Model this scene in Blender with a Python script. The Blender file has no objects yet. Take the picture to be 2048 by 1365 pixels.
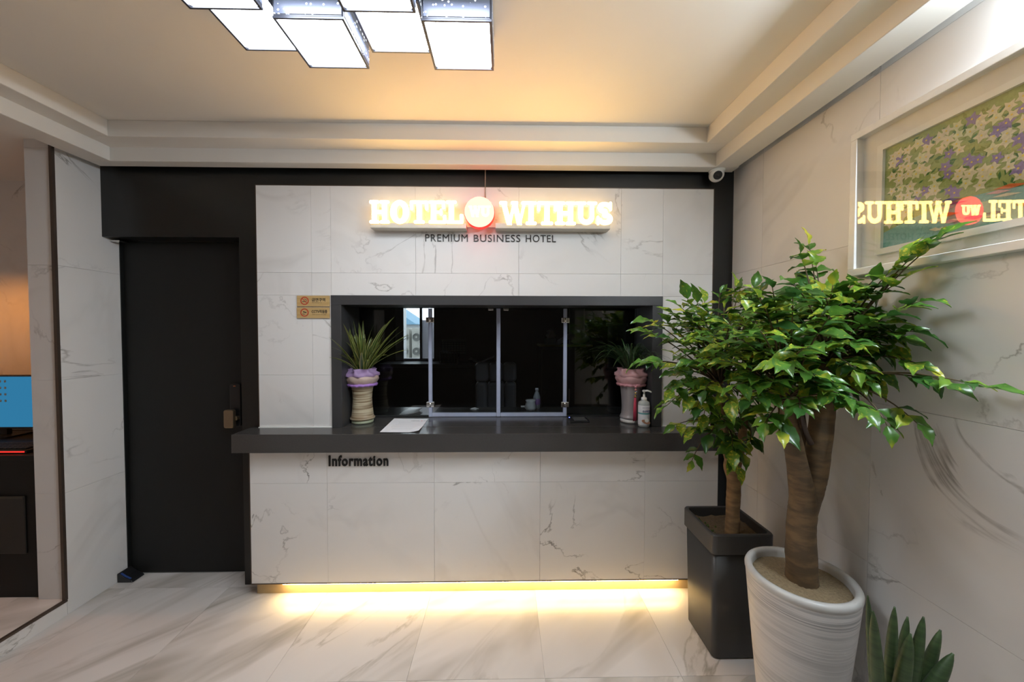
import bpy, bmesh, math, random
from mathutils import Vector, Matrix, noise
R = random.Random(7)
PI = math.pi
C = bpy.context.scene.collection
SC = bpy.context.scene

# ------------------------------------------------------------------ camera
F, PITCH, YAW, ROLL, CH = 733.4, .0262, .0189, -.0016, 1.5114      # focal length in pixels of the 2048 frame
cam_d = bpy.data.cameras.new('camera'); cam = bpy.data.objects.new('camera', cam_d); C.objects.link(cam)
cam_d.sensor_fit = 'HORIZONTAL'; cam_d.sensor_width = 36; cam_d.lens = F / 2048 * 36
cam_d.clip_start = .02; cam_d.clip_end = 200
cam.matrix_world = (Matrix.Translation((0, 0, CH)) @ Matrix.Rotation(-YAW, 4, 'Z') @ Matrix.Rotation(PI/2 - PITCH, 4, 'X')
                    @ Matrix.Rotation(-ROLL, 4, 'Z'))
SC.camera = cam
SC.view_settings.view_transform = 'Standard'; SC.view_settings.look = 'None'
SC.view_settings.gamma = 1; SC.view_settings.use_curve_mapping = False
SC.view_settings.exposure = 0.0

# ------------------------------------------------------------------ world: overcast daylight behind the office window
W = bpy.data.worlds.new('world'); SC.world = W; W.use_nodes = True
W.node_tree.nodes['Background'].inputs[0].default_value = (.86, .93, 1, 1)
W.node_tree.nodes['Background'].inputs[1].default_value = 3.6

# light strengths (emitting lamps are built further down)
E_LAMP, E_DOT, E_SIGN, E_SIDE, E_DISC, E_LED, E_TUBE, E_DESK = 19.5, 4.0, 32.0, 3.0, 13.0, 52.0, 330.0, 250.0

# ------------------------------------------------------------------ pixel -> point on a plane
def at(u, v, X=None, Y=None, Z=None):
    a, b = u-1024, v-682.5
    cr, sr = math.cos(ROLL), math.sin(ROLL); a, b = a*cr+b*sr, -a*sr+b*cr
    x, y, z = a/F, 1, -b/F
    cp, sp, cy, sy = math.cos(PITCH), math.sin(PITCH), math.cos(YAW), math.sin(YAW)
    y, z = y*cp+z*sp, z*cp-y*sp
    x, y = x*cy+y*sy, -x*sy+y*cy
    t = X/x if X is not None else Y/y if Y is not None else (Z-CH)/z
    return Vector((x*t, y*t, CH+z*t))

# ------------------------------------------------------------------ materials
MATS = {}
def nt(m): m.use_nodes = True; return m.node_tree, m.node_tree.nodes, m.node_tree.links
def mat(name, col, rough=.5, metal=0., spec=.5, var=.08, vs=30., coat=0., trans=0., emit=None, es=0., bump=0., alpha=1., ior=None, sub=0.):
    if name in MATS: return MATS[name]
    m = bpy.data.materials.new(name); T, N, L = nt(m); b = N['Principled BSDF']
    b.inputs['Roughness'].default_value = rough; b.inputs['Metallic'].default_value = metal
    b.inputs['Specular IOR Level'].default_value = spec; b.inputs['Coat Weight'].default_value = coat
    b.inputs['Coat Roughness'].default_value = .1
    b.inputs['Transmission Weight'].default_value = trans; b.inputs['Alpha'].default_value = alpha
    if ior: b.inputs['IOR'].default_value = ior
    if sub: b.inputs['Subsurface Weight'].default_value = sub; b.inputs['Subsurface Radius'].default_value = (.02, .02, .02)
    tc = N.new('ShaderNodeTexCoord'); nz = N.new('ShaderNodeTexNoise'); nz.inputs['Scale'].default_value = vs; nz.inputs['Detail'].default_value = 5
    L.new(tc.outputs['Object'], nz.inputs['Vector'])
    mx = N.new('ShaderNodeMix'); mx.data_type = 'RGBA'
    mx.inputs['A'].default_value = (*[c*(1-var) for c in col], 1); mx.inputs['B'].default_value = (*[min(1, c*(1+var)) for c in col], 1)
    L.new(nz.outputs['Fac'], mx.inputs['Factor']); L.new(mx.outputs['Result'], b.inputs['Base Color'])
    if bump:
        bp = N.new('ShaderNodeBump'); bp.inputs['Strength'].default_value = bump; bp.inputs['Distance'].default_value = .01
        L.new(nz.outputs['Fac'], bp.inputs['Height']); L.new(bp.outputs['Normal'], b.inputs['Normal'])
    if emit: b.inputs['Emission Color'].default_value = (*emit, 1); b.inputs['Emission Strength'].default_value = es
    MATS[name] = m; return m
def M1(N, L, op, a, b=None, c=None):
    n = N.new('ShaderNodeMath'); n.operation = op
    for i, v in enumerate((a, b, c)):
        if v is None: continue
        if isinstance(v, (int, float)): n.inputs[i].default_value = v
        else: L.new(v, n.inputs[i])
    return n.outputs[0]
def MR(N, L, x, a, b, c, d):
    n = N.new('ShaderNodeMapRange'); n.clamp = True; L.new(x, n.inputs[0])
    for i, v in enumerate((a, b, c, d)): n.inputs[i+1].default_value = v
    return n.outputs[0]
def marble(name, base, vein, vein2, rough, scale=1.5, width=.011, rot=(0, 0, 0), stretch=(1, 1, 1), soft=.35, amount=1., spin=0., spec=.3):
    m = bpy.data.materials.new(name); T, N, L = nt(m); b = N['Principled BSDF']; b.inputs['Roughness'].default_value = rough; b.inputs['Specular IOR Level'].default_value = spec
    tc = N.new('ShaderNodeTexCoord'); oi = N.new('ShaderNodeObjectInfo')
    sc = N.new('ShaderNodeVectorMath'); sc.operation = 'SCALE'; sc.inputs[0].default_value = (37., 23., 51.); L.new(oi.outputs['Random'], sc.inputs['Scale'])
    mp = N.new('ShaderNodeMapping'); mp.inputs['Rotation'].default_value = rot; mp.inputs['Scale'].default_value = stretch
    vr = N.new('ShaderNodeVectorRotate'); vr.rotation_type = 'Z_AXIS'; vr.inputs['Angle'].default_value = spin
    L.new(tc.outputs['Object'], vr.inputs['Vector']); L.new(vr.outputs[0], mp.inputs['Vector'])
    ad = N.new('ShaderNodeVectorMath'); ad.operation = 'ADD'; L.new(mp.outputs[0], ad.inputs[0]); L.new(sc.outputs[0], ad.inputs[1])
    def nse(s, det, dis, rgh=.55):
        n = N.new('ShaderNodeTexNoise'); n.inputs['Scale'].default_value = s; n.inputs['Detail'].default_value = det
        n.inputs['Distortion'].default_value = dis; n.inputs['Roughness'].default_value = rgh; L.new(ad.outputs[0], n.inputs['Vector']); return n.outputs['Fac']
    n1 = nse(scale, 7, .9); n2 = nse(scale*.9, 3, .4); n3 = nse(scale*.55, 4, 1.3); n4 = nse(scale*6, 5, 0)
    ab = M1(N, L, 'ABSOLUTE', M1(N, L, 'SUBTRACT', n1, .5))
    v = MR(N, L, ab, 0, width, 1, 0)
    v = M1(N, L, 'MULTIPLY', v, MR(N, L, n2, .5, .62, 0, 1)); v = M1(N, L, 'MULTIPLY', v, MR(N, L, n4, .35, .65, .25, 1))
    ab3 = M1(N, L, 'ABSOLUTE', M1(N, L, 'SUBTRACT', n3, .47))
    w = M1(N, L, 'MULTIPLY', MR(N, L, ab3, 0, width*4.5, soft, 0), MR(N, L, n2, .4, .6, 1, .1))
    mx = N.new('ShaderNodeMix'); mx.data_type = 'RGBA'; mx.inputs['A'].default_value = (*base, 1); mx.inputs['B'].default_value = (*vein2, 1); L.new(w, mx.inputs['Factor'])
    m2 = N.new('ShaderNodeMix'); m2.data_type = 'RGBA'; L.new(mx.outputs['Result'], m2.inputs['A']); m2.inputs['B'].default_value = (*vein, 1)
    L.new(M1(N, L, 'MULTIPLY', v, amount), m2.inputs['Factor']); L.new(m2.outputs['Result'], b.inputs['Base Color'])
    MATS[name] = m; return m
def glow(name, col, s):
    m = bpy.data.materials.new(name); T, N, L = nt(m); N.remove(N['Principled BSDF'])
    e = N.new('ShaderNodeEmission'); e.inputs[0].default_value = (*col, 1); e.inputs[1].default_value = s
    L.new(e.outputs[0], N['Material Output'].inputs[0]); MATS[name] = m; return m
def pane_mat(name, tint, ior=1.5, rough=.0, boost=1.):
    m = bpy.data.materials.new(name); T, N, L = nt(m); N.remove(N['Principled BSDF'])
    tr = N.new('ShaderNodeBsdfTransparent'); tr.inputs[0].default_value = (*tint, 1)
    g = N.new('ShaderNodeBsdfGlossy'); g.inputs['Roughness'].default_value = rough; g.inputs[0].default_value = (1, 1, 1, 1)
    ge = N.new('ShaderNodeNewGeometry'); dt = N.new('ShaderNodeVectorMath'); dt.operation = 'DOT_PRODUCT'; L.new(ge.outputs['Normal'], dt.inputs[0]); L.new(ge.outputs['Incoming'], dt.inputs[1])
    f0 = ((ior-1)/(ior+1))**2; fc = M1(N, L, 'SUBTRACT', 1., M1(N, L, 'ABSOLUTE', dt.outputs['Value']))
    fr_ = M1(N, L, 'MULTIPLY_ADD', M1(N, L, 'POWER', fc, 5.), 1-f0, f0)
    mx = N.new('ShaderNodeMixShader'); L.new(M1(N, L, 'MULTIPLY', fr_, boost), mx.inputs[0]); L.new(tr.outputs[0], mx.inputs[1]); L.new(g.outputs[0], mx.inputs[2])
    L.new(mx.outputs[0], N['Material Output'].inputs[0]); MATS[name] = m; return m
def bands(name, c1, c2, rough=.5, scale=(1, 1, 40), ns=1., lo=.4, hi=.65, bump=.0, coat=0.):
    m = bpy.data.materials.new(name); T, N, L = nt(m); b = N['Principled BSDF']; b.inputs['Roughness'].default_value = rough; b.inputs['Coat Weight'].default_value = coat
    tc = N.new('ShaderNodeTexCoord'); mp = N.new('ShaderNodeMapping'); mp.inputs['Scale'].default_value = scale; L.new(tc.outputs['Object'], mp.inputs['Vector'])
    n = N.new('ShaderNodeTexNoise'); n.inputs['Scale'].default_value = ns; n.inputs['Detail'].default_value = 6; L.new(mp.outputs[0], n.inputs['Vector'])
    mx = N.new('ShaderNodeMix'); mx.data_type = 'RGBA'; mx.inputs['A'].default_value = (*c1, 1); mx.inputs['B'].default_value = (*c2, 1)
    L.new(MR(N, L, n.outputs['Fac'], lo, hi, 0, 1), mx.inputs['Factor']); L.new(mx.outputs['Result'], b.inputs['Base Color'])
    if bump:
        bp = N.new('ShaderNodeBump'); bp.inputs['Strength'].default_value = bump; bp.inputs['Distance'].default_value = .004; L.new(n.outputs['Fac'], bp.inputs['Height']); L.new(bp.outputs['Normal'], b.inputs['Normal'])
    MATS[name] = m; return m
def leaf_mat(name, dark, light, lime, rough=.28, transl=.25, lime_lo=.56):
    m = bpy.data.materials.new(name); T, N, L = nt(m); b = N['Principled BSDF']; b.inputs['Roughness'].default_value = rough
    b.inputs['Specular IOR Level'].default_value = .5
    tc = N.new('ShaderNodeTexCoord'); oi = N.new('ShaderNodeObjectInfo')
    sc = N.new('ShaderNodeVectorMath'); sc.operation = 'SCALE'; sc.inputs[0].default_value = (31., 17., 9.); L.new(oi.outputs['Random'], sc.inputs['Scale'])
    ad = N.new('ShaderNodeVectorMath'); ad.operation = 'ADD'; L.new(tc.outputs['Object'], ad.inputs[0]); L.new(sc.outputs[0], ad.inputs[1])
    n = N.new('ShaderNodeTexNoise'); n.inputs['Scale'].default_value = 9; n.inputs['Detail'].default_value = 3; L.new(ad.outputs[0], n.inputs['Vector'])
    n2 = N.new('ShaderNodeTexNoise'); n2.inputs['Scale'].default_value = 3; L.new(ad.outputs[0], n2.inputs['Vector'])
    mx = N.new('ShaderNodeMix'); mx.data_type = 'RGBA'; mx.inputs['A'].default_value = (*dark, 1); mx.inputs['B'].default_value = (*light, 1); L.new(MR(N, L, n2.outputs['Fac'], .3, .7, 0, 1), mx.inputs['Factor'])
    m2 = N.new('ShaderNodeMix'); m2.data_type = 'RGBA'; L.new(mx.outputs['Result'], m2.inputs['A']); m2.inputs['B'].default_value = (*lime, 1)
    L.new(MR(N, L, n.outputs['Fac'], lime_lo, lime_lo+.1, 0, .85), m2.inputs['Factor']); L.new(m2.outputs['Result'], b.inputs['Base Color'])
    tl = N.new('ShaderNodeBsdfTranslucent'); L.new(m2.outputs['Result'], tl.inputs[0])
    ms = N.new('ShaderNodeMixShader'); ms.inputs[0].default_value = transl; L.new(b.outputs[0], ms.inputs[1]); L.new(tl.outputs[0], ms.inputs[2])
    L.new(ms.outputs[0], N['Material Output'].inputs[0]); MATS[name] = m; return m

m_wall = marble('wall marble tile', (.76, .745, .73), (.25, .23, .21), (.56, .54, .52), .42, amount=.9)
m_front = marble('counter marble tile', (.79, .775, .76), (.16, .145, .13), (.62, .6, .58), .36, scale=1.7, width=.009)
m_floor = marble('floor marble tile', (.74, .70, .675), (.30, .27, .22), (.40, .365, .32), .26, scale=1.5, width=.024, stretch=(.42, 1.7, 1), soft=.9, amount=.75, spin=math.radians(-50), spec=.5)
m_grout = mat('grout', (.68, .66, .64), .8)
m_white = mat('white plaster', (.80, .77, .72), .7, var=.02, vs=6)
m_black = mat('charcoal painted panel', (.0085, .009, .0085), .3, spec=.5, var=.12, vs=8)
m_door = mat('charcoal door skin', (.0105, .0105, .010), .55, spec=.3, var=.1, vs=14)
m_frame = mat('dark grey laminate', (.042, .042, .044), .38, var=.08, vs=12)
m_slab = mat('dark grey engineered stone', (.052, .049, .0475), .2, var=.14, vs=160)
m_gold = mat('brushed brass trim', (.42, .29, .12), .35, metal=.7)
m_bronze = mat('bronze trim', (.10, .075, .06), .4, metal=.6)
m_dark = mat('black plastic', (.012, .012, .013), .35)
m_desk = mat('black desk laminate', (.005, .005, .0045), .5, spec=.25)
m_darkm = mat('matte black', (.01, .01, .01), .7)
m_chrome = mat('polished steel', (.75, .74, .72), .15, metal=1)
m_alu = mat('aluminium', (.55, .56, .58), .35, metal=.8)
m_pw = mat('white plastic', (.82, .82, .80), .3)
m_pap = mat('white paper', (.80, .80, .83), .7, var=.02)
m_glass = pane_mat('window glass', (.80, .82, .82), 1.5)
m_picglass = pane_mat('picture glazing', (.97, .97, .96), 1.5)
m_seal = mat('frosted acrylic edge', (.55, .60, .78), .25, spec=.8, trans=.25)
m_bark = bands('brown bark', (.085, .055, .028), (.165, .10, .045), .75, (9, 9, 30), 1.6, .4, .65, .5)
m_bark2 = bands('warm brown bark', (.14, .085, .04), (.25, .15, .065), .75, (8, 8, 26), 1.8, .4, .65, .5)
m_twig = mat('twig', (.09, .06, .03), .6)
m_soil = mat('sandy soil', (.27, .20, .115), .95, var=.45, vs=130, bump=1.)
m_soil2 = mat('dark potting soil', (.12, .085, .05), .95, var=.5, vs=90, bump=1.)
m_pot = bands('brushed white ceramic', (.50, .475, .455), (.13, .13, .13), .5, (2.2, 2.2, 110), 1.0, .50, .80, .2)
def brushed():
    m = bands('brushed white ceramic glaze', (.64, .61, .585), (.13, .13, .13), .5, (2.2, 2.2, 170), 1.0, .42, .72, .15); T, N, L = nt(m); b = N['Principled BSDF']
    mx = b.inputs['Base Color'].links[0].from_node; fac = mx.inputs['Factor'].links[0].from_socket
    tc = N.new('ShaderNodeTexCoord'); mp = N.new('ShaderNodeMapping'); mp.inputs['Scale'].default_value = (3, 3, 9); L.new(tc.outputs['Object'], mp.inputs['Vector'])
    n = N.new('ShaderNodeTexNoise'); n.inputs['Scale'].default_value = 1.; n.inputs['Detail'].default_value = 3; L.new(mp.outputs[0], n.inputs['Vector'])
    sx = N.new('ShaderNodeSeparateXYZ'); L.new(tc.outputs['Object'], sx.inputs[0])
    band = MR(N, L, M1(N, L, 'ABSOLUTE', M1(N, L, 'SUBTRACT', sx.outputs[2], .535)), .02, .10, .30, 0)      # brush-loaded belt near the lip
    k = M1(N, L, 'ADD', MR(N, L, n.outputs['Fac'], .45, .68, .10, .62), band)
    L.new(M1(N, L, 'MULTIPLY', fac, k), mx.inputs['Factor']); return m
m_pot = brushed()
m_rim = mat('pale glazed rim', (.55, .54, .52), .35)
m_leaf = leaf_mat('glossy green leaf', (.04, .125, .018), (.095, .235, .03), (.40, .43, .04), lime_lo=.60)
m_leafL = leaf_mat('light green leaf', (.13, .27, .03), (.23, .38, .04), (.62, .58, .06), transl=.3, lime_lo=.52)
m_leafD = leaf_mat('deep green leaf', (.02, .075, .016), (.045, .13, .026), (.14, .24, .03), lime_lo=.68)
m_orch = leaf_mat('orchid leaf green', (.03, .075, .012), (.06, .12, .02), (.12, .17, .03), transl=.15)
m_orchy = mat('orchid leaf margin', (.34, .34, .10), .4)
m_orchd = leaf_mat('dark orchid leaf', (.022, .05, .018), (.04, .085, .028), (.07, .11, .03), transl=.1)
m_stuck = bands('banded spear leaf', (.022, .045, .014), (.042, .078, .024), .5, (3, 3, 60), 1.2, .4, .6)

# ------------------------------------------------------------------ mesh building
def wl(o):
    v = Vector((0, 0, 0))
    while o is not None: v = v + o.location; o = o.parent
    return v
def tag(o, label=None, cat=None, group=None, kind=None):
    if label: o['label'] = label
    if cat: o['category'] = cat
    if group: o['group'] = group
    if kind: o['kind'] = kind
    return o
def thing(name, label, cat, loc=(0, 0, 0), group=None):
    o = bpy.data.objects.new(name, None); o.empty_display_size = .05; C.objects.link(o); o.location = loc
    return tag(o, label, cat, group)
class MB:
    def __init__(s): s.v = []; s.f = []; s.m = []; s.sm = []
    def add(s, vs, fs, mi=0, smooth=False):
        k = len(s.v); s.v += [Vector(x) for x in vs]
        for f in fs: s.f.append([i+k for i in f]); s.m.append(mi); s.sm.append(smooth)
        return s
    def box(s, x0, x1, y0, y1, z0, z1, mi=0):
        vs = [(x, y, z) for x in (x0, x1) for y in (y0, y1) for z in (z0, z1)]
        return s.add(vs, [(0, 1, 3, 2), (4, 6, 7, 5), (0, 4, 5, 1), (2, 3, 7, 6), (0, 2, 6, 4), (1, 5, 7, 3)], mi)
    def rings(s, rings, mi=0, cap=(True, True), smooth=True, close=True):
        k = len(s.v); n = len(rings[0])
        for r in rings: s.v += [Vector(p) for p in r]
        for i in range(len(rings)-1):
            for j in range(n if close else n-1):
                a, b = k+i*n+j, k+i*n+(j+1) % n
                s.f.append([a, b, b+n, a+n]); s.m.append(mi); s.sm.append(smooth)
        if cap[0]: s.f.append([k+j for j in range(n)][::-1]); s.m.append(mi); s.sm.append(False)
        if cap[1]: s.f.append([k+(len(rings)-1)*n+j for j in range(n)]); s.m.append(mi); s.sm.append(False)
        return s
    def lathe(s, prof, c, n=32, mi=0, cap=(True, True), smooth=True, wob=None):
        rs = []
        for i, (r, z) in enumerate(prof):
            rs.append([(c[0]+r*math.cos(2*PI*j/n)*(wob(i, j) if wob else 1), c[1]+r*math.sin(2*PI*j/n)*(wob(i, j) if wob else 1), c[2]+z) for j in range(n)])
        return s.rings(rs, mi, cap, smooth)
    def tube(s, path, rad, n=8, mi=0, cap=(True, True)):
        path = [Vector(p) for p in path]; rs = []
        if not hasattr(rad, '__len__'): rad = [rad]*len(path)
        up = Vector((.013, .21, 1)).normalized()
        for i, p in enumerate(path):
            t = (path[min(i+1, len(path)-1)]-path[max(i-1, 0)]).normalized()
            a = t.cross(up)
            if a.length < 1e-3: a = t.cross(Vector((1, .1, 0)))
            a.normalize(); b = a.cross(t)
            rs.append([p+(a*math.cos(2*PI*j/n)+b*math.sin(2*PI*j/n))*rad[i] for j in range(n)])
        return s.rings(rs, mi, cap)
    def prism(s, poly, axis, d0, d1, mi=0, smooth=False):
        """poly: 2D points; axis 'y' -> (x,z), 'z' -> (x,y), 'x' -> (y,z)"""
        f = {'y': lambda p, d: (p[0], d, p[1]), 'z': lambda p, d: (p[0], p[1], d), 'x': lambda p, d: (d, p[0], p[1])}[axis]
        return s.rings([[f(p, d0) for p in poly], [f(p, d1) for p in poly]], mi, smooth=smooth)
    def build(s, name, mats, parent=None, bevel=0, seg=2, origin=None):
        me = bpy.data.meshes.new(name); org = wl(parent) if parent else Vector(origin or (0, 0, 0))
        me.from_pydata([v-org for v in s.v], [], s.f)
        if not isinstance(mats, (list, tuple)): mats = [mats]
        for m in mats: me.materials.append(m)
        me.polygons.foreach_set('material_index', s.m); me.polygons.foreach_set('use_smooth', s.sm)
        bm = bmesh.new(); bm.from_mesh(me); bmesh.ops.recalc_face_normals(bm, faces=bm.faces)
        if bevel:
            ed = [e for e in bm.edges if len(e.link_faces) == 2 and e.calc_face_angle(0) > .6]
            bmesh.ops.bevel(bm, geom=ed, offset=bevel, segments=seg, profile=.5, affect='EDGES', clamp_overlap=True)
        bm.to_mesh(me); bm.free(); me.update()
        o = bpy.data.objects.new(name, me); C.objects.link(o)
        if parent: o.parent = parent
        else: o.location = org
        return o
def B(x0, x1, y0, y1, z0, z1, mi=0): return MB().box(x0, x1, y0, y1, z0, z1, mi)
def struct(o, label=None, cat=None): o['kind'] = 'structure'; tag(o, label, cat); return o
def rrect(x0, x1, y0, y1, r, n=5):
    pts = []
    for cx, cy, a0 in ((x1-r, y1-r, 0), (x0+r, y1-r, PI/2), (x0+r, y0+r, PI), (x1-r, y0+r, 1.5*PI)):
        for i in range(n+1): a = a0+PI/2*i/n; pts.append((cx+r*math.cos(a), cy+r*math.sin(a)))
    return pts
def text_mesh(body, x, z, y, height, width, name, m, parent, depth=.002, axis='y', bold=0., track=1.):
    """lettering as a mesh standing in the xz plane (axis y) or lying in xy (axis z), fitted to height x width"""
    cu = bpy.data.curves.new('t', 'FONT'); cu.body = body; cu.extrude = .05; cu.offset = bold; cu.space_character = track; cu.resolution_u = 3
    to = bpy.data.objects.new('t', cu); C.objects.link(to); bpy.context.view_layer.update()
    me = bpy.data.meshes.new_from_object(to.evaluated_get(bpy.context.evaluated_depsgraph_get()))
    bpy.data.objects.remove(to)
    xs = [v.co.x for v in me.vertices]; ys = [v.co.y for v in me.vertices]
    sx = width/(max(xs)-min(xs)); sy = height/(max(ys)-min(ys)); org = wl(parent) if parent else Vector()
    for v in me.vertices:
        a, b, d = x+(v.co.x-min(xs))*sx, (v.co.y-min(ys))*sy, (v.co.z+.05)/.1*depth
        v.co = (Vector((a, y-d, z+b)) if axis == 'y' else Vector((a, y+b, z+d)))-org
    me.materials.clear(); me.materials.append(m); me.name = name
    o = bpy.data.objects.new(name, me); C.objects.link(o)
    if parent: o.parent = parent
    return o
def cuts(a, b, js): return [a]+[j for j in sorted(js) if a+.004 < j < b-.004]+[b]
def tiles(parent, axis, d0, d1, a0, a1, b0, b1, aj, bj, m, holes=(), gap=.0005):
    """rectangular tiles on a plane; axis y: a=x b=z; axis x: a=y b=z; axis z: a=x b=y. holes: (a0,a1,b0,b1)"""
    for h in holes: aj = list(aj)+[h[0], h[1]]; bj = list(bj)+[h[2], h[3]]
    A, Bc = cuts(a0, a1, aj), cuts(b0, b1, bj)
    for i in range(len(A)-1):
        for j in range(len(Bc)-1):
            ca, cb = (A[i]+A[i+1])/2, (Bc[j]+Bc[j+1])/2
            if any(h[0] < ca < h[1] and h[2] < cb < h[3] for h in holes): continue
            p, q, r, t = A[i]+gap, A[i+1]-gap, Bc[j]+gap, Bc[j+1]-gap
            mb = B(p, q, d0, d1, r, t) if axis == 'y' else B(d0, d1, p, q, r, t) if axis == 'x' else B(p, q, r, t, d0, d1)
            mb.build('tile', m, parent, bevel=.0003, seg=1)

# ================================================================== ROOM SHELL
XL, XR, DH, DD = -2.326, 1.356, 2.175, 2.287
ZC = 2.594                       # flat ceiling
YR = -2.3                        # wall behind the camera
fl = struct(B(XL-.02, XR+.02, YR-.02, 2.30, -.08, -.004).build('floor', m_grout), 'white marble tiled lobby floor with soft grey diagonal veins', 'floor')
tx, ty = .1753, 1.555
tiles(fl, 'z', -.004, 0, XL, XR, YR, 2.30, [tx+.6*k for k in range(-5, 3)], [ty+.6*k for k in range(-7, 2)], m_floor, gap=.0006)
ceil = struct(B(XL-.3, XR+.2, YR-.1, 2.30, ZC, ZC+.08).build('ceiling', m_white), 'flat white plaster ceiling inside the stepped cornice', 'ceiling')
# stepped cornice on three sides, leaving a narrow shadow gap to the walls
def cornice(name, label, boxes):
    mb = MB()
    for b in boxes: mb.box(*b)
    return struct(mb.build(name, m_white, bevel=.002, seg=1), label, 'cornice')
c1z, c2z = 2.437, 2.511
cornice('trim_1', 'two-step white plaster cornice above the black header wall', [(-2.275, 1.315, 2.0625, DH-.045, c1z, ZC), (-2.15, 1.182, 1.9487, 2.07, c2z, ZC)])
cornice('trim_2', 'two-step white plaster cornice above the framed picture', [(1.182, 1.306, YR, 2.0625, c1z, ZC), (1.068, 1.19, YR, 1.9487, c2z, ZC)])
cornice('trim_3', 'two-step white plaster cornice above the computer alcove', [(-2.275, -2.15, YR, 2.0625, c1z, ZC), (-2.16, -2.039, YR, 1.9487, c2z, ZC)])
# right wall
wr = struct(B(XR+.008, XR+.14, YR, 2.6, 0, ZC).build('wall_right', m_grout), 'marble tiled wall with the framed picture', 'wall')
tiles(wr, 'x', XR, XR+.008, YR, 2.18, 0, ZC, [1.924-.6*k for k in range(0, 8)], [.652, 1.252, 1.852, 2.452], m_wall)
# back wall: black header and jambs; openings for the door and the reception window
wb = MB()
PX0, PX1, PZ1 = -1.433, 1.226, 2.349
OX0, OX1, OZ0, OZ1 = -1.008, .928, .846, 1.719
wb.box(XL-.05, XR+.01, DH, 2.36, 2.055, ZC)
wb.box(-1.547, OX0, DH, 2.36, 0, 2.055); wb.box(OX1, XR+.01, DH, 2.36, 0, 2.055)
wb.box(OX0, OX1, DH, 2.36, OZ1, 2.055); wb.box(OX0, OX1, DH, 2.36, 0, OZ0)
struct(wb.build('wall_back', m_black), 'charcoal painted back wall around the reception window and door', 'wall')
# left wall: stub beside the door, part in front of the alcove opening, header over the opening
OPY0, OPY1, SZ = .25, 1.957, .084
wlm = MB(); wlm.box(XL-.15, XL-.008, OPY1+.006, 2.42, 0, ZC); wlm.box(XL-.15, XL-.008, YR, OPY0, 0, ZC)
wl_ = struct(wlm.build('wall_left', m_grout), 'marble tiled wall beside the dark door', 'wall')
tiles(wl_, 'x', XL-.008, XL, OPY1, 2.295, 0, ZC, [], [.652, 1.252, 1.852, 2.452], m_wall)
tiles(wl_, 'x', XL-.008, XL, YR, OPY0, 0, ZC, [-.35, -.95, -1.55], [.652, 1.252, 1.852, 2.452], m_wall)
tiles(wl_, 'y', OPY1, OPY1+.006, XL-.149, XL-.0085, SZ, ZC-.08, [], [.652, 1.252, 1.852, 2.452], m_wall)   # jamb face
B(XL-.012, XL+.004, OPY1-.012, OPY1+.001, SZ, 2.52).build('jamb_edge', m_bronze, wl_)
# unseen wall behind the camera, made dark to cut light bounced into the lobby
wf = struct(B(XL-.2, XR+.14, YR-.12, YR, 0, ZC).build('wall_front', mat('dark entrance wall', (.06, .05, .045), .6)), 'unseen dark wall behind the visitor side of the lobby', 'wall')

# ------------------------------------------------------------------ computer alcove behind the left opening
ax0 = -4.0
af = struct(B(ax0, XL-.002, OPY0-.3, 2.62, 0, SZ-.006).build('floor_alcove', m_grout), 'raised floor of the computer alcove', 'floor')
tiles(af, 'z', SZ-.006, SZ, ax0, XL-.012, OPY0-.3, 2.62, [-2.6, -3.2, -3.8], [.4, 1.0, 1.6, 2.2], m_floor, gap=.0006)
tiles(af, 'x', XL-.002, XL, OPY0, OPY1, 0, SZ-.012, [.8, 1.4], [], m_wall)          # riser
B(XL-.012, XL+.003, OPY0, OPY1, SZ-.012, SZ).build('step_nosing', m_bronze, af)
struct(B(ax0, XL-.15, 2.5, 2.62, SZ, ZC).build('wall_alcove_back', m_wall), 'marble wall behind the computer desk', 'wall')
struct(B(ax0-.1, ax0, OPY0-.3, 2.62, 0, ZC).build('wall_alcove_side', m_wall), 'marble side wall of the computer alcove', 'wall')
struct(B(ax0, XL-.15, OPY0-.4, OPY0-.3, 0, ZC).build('wall_alcove_front', m_wall), 'marble front wall of the computer alcove', 'wall')
struct(B(ax0-.1, XL-.05, OPY0-.4, 2.62, 2.497, ZC).build('ceiling_alcove', m_white), 'low ceiling over the computer alcove', 'ceiling')

# ================================================================== DOOR
dr = struct(B(XL+.006, -1.552, DD, DD+.045, .006, 2.05).build('door_1', m_door, bevel=.002), 'flat charcoal door with a digital lock beside the counter', 'door')
fr = MB(); fr.box(XL+.001, XL+.006, DD-.02, DD+.06, 0, 2.055); fr.box(-1.552, -1.547, DD-.004, DD+.06, 0, 2.055); fr.box(XL+.001, -1.547, DD-.004, DD+.06, 2.05, 2.055)
fr.build('door_frame', m_black, dr)
lk0, lk1 = at(460, 770, Y=DD-.02), at(483, 855, Y=DD-.02)
lkb = MB().prism(rrect(lk0.x, lk1.x, lk1.z, lk0.z, .012), 'y', DD-.024, DD).build('digital_lock', m_dark, dr, bevel=.003)
h0, h1 = at(450, 822, Y=DD-.05), at(470, 858, Y=DD-.05)
MB().prism(rrect(h0.x, h1.x, h1.z, h0.z, .011), 'y', DD-.062, DD-.036).prism(rrect(h1.x-.02, h1.x+.012, (h0.z+h1.z)/2-.012, (h0.z+h1.z)/2+.012, .008), 'y', DD-.045, DD-.02).build('lock_handle', mat('brushed bronze', (.27, .21, .14), .38, metal=.85), dr, bevel=.003)
MB().lathe([(.006, 0), (.006, .004)], (lk0.x*.5+lk1.x*.5, DD-.026, lk0.z-.015), 12).build('lock_lamp', mat('amber lens', (.5, .12, .02), .3), dr)
pv = at(262, 489, Y=DD-.05)
B(XL+.004, XL+.06, DD-.075, DD-.012, 2.036, 2.046).build('top_pivot', m_chrome, dr, bevel=.002)
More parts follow.
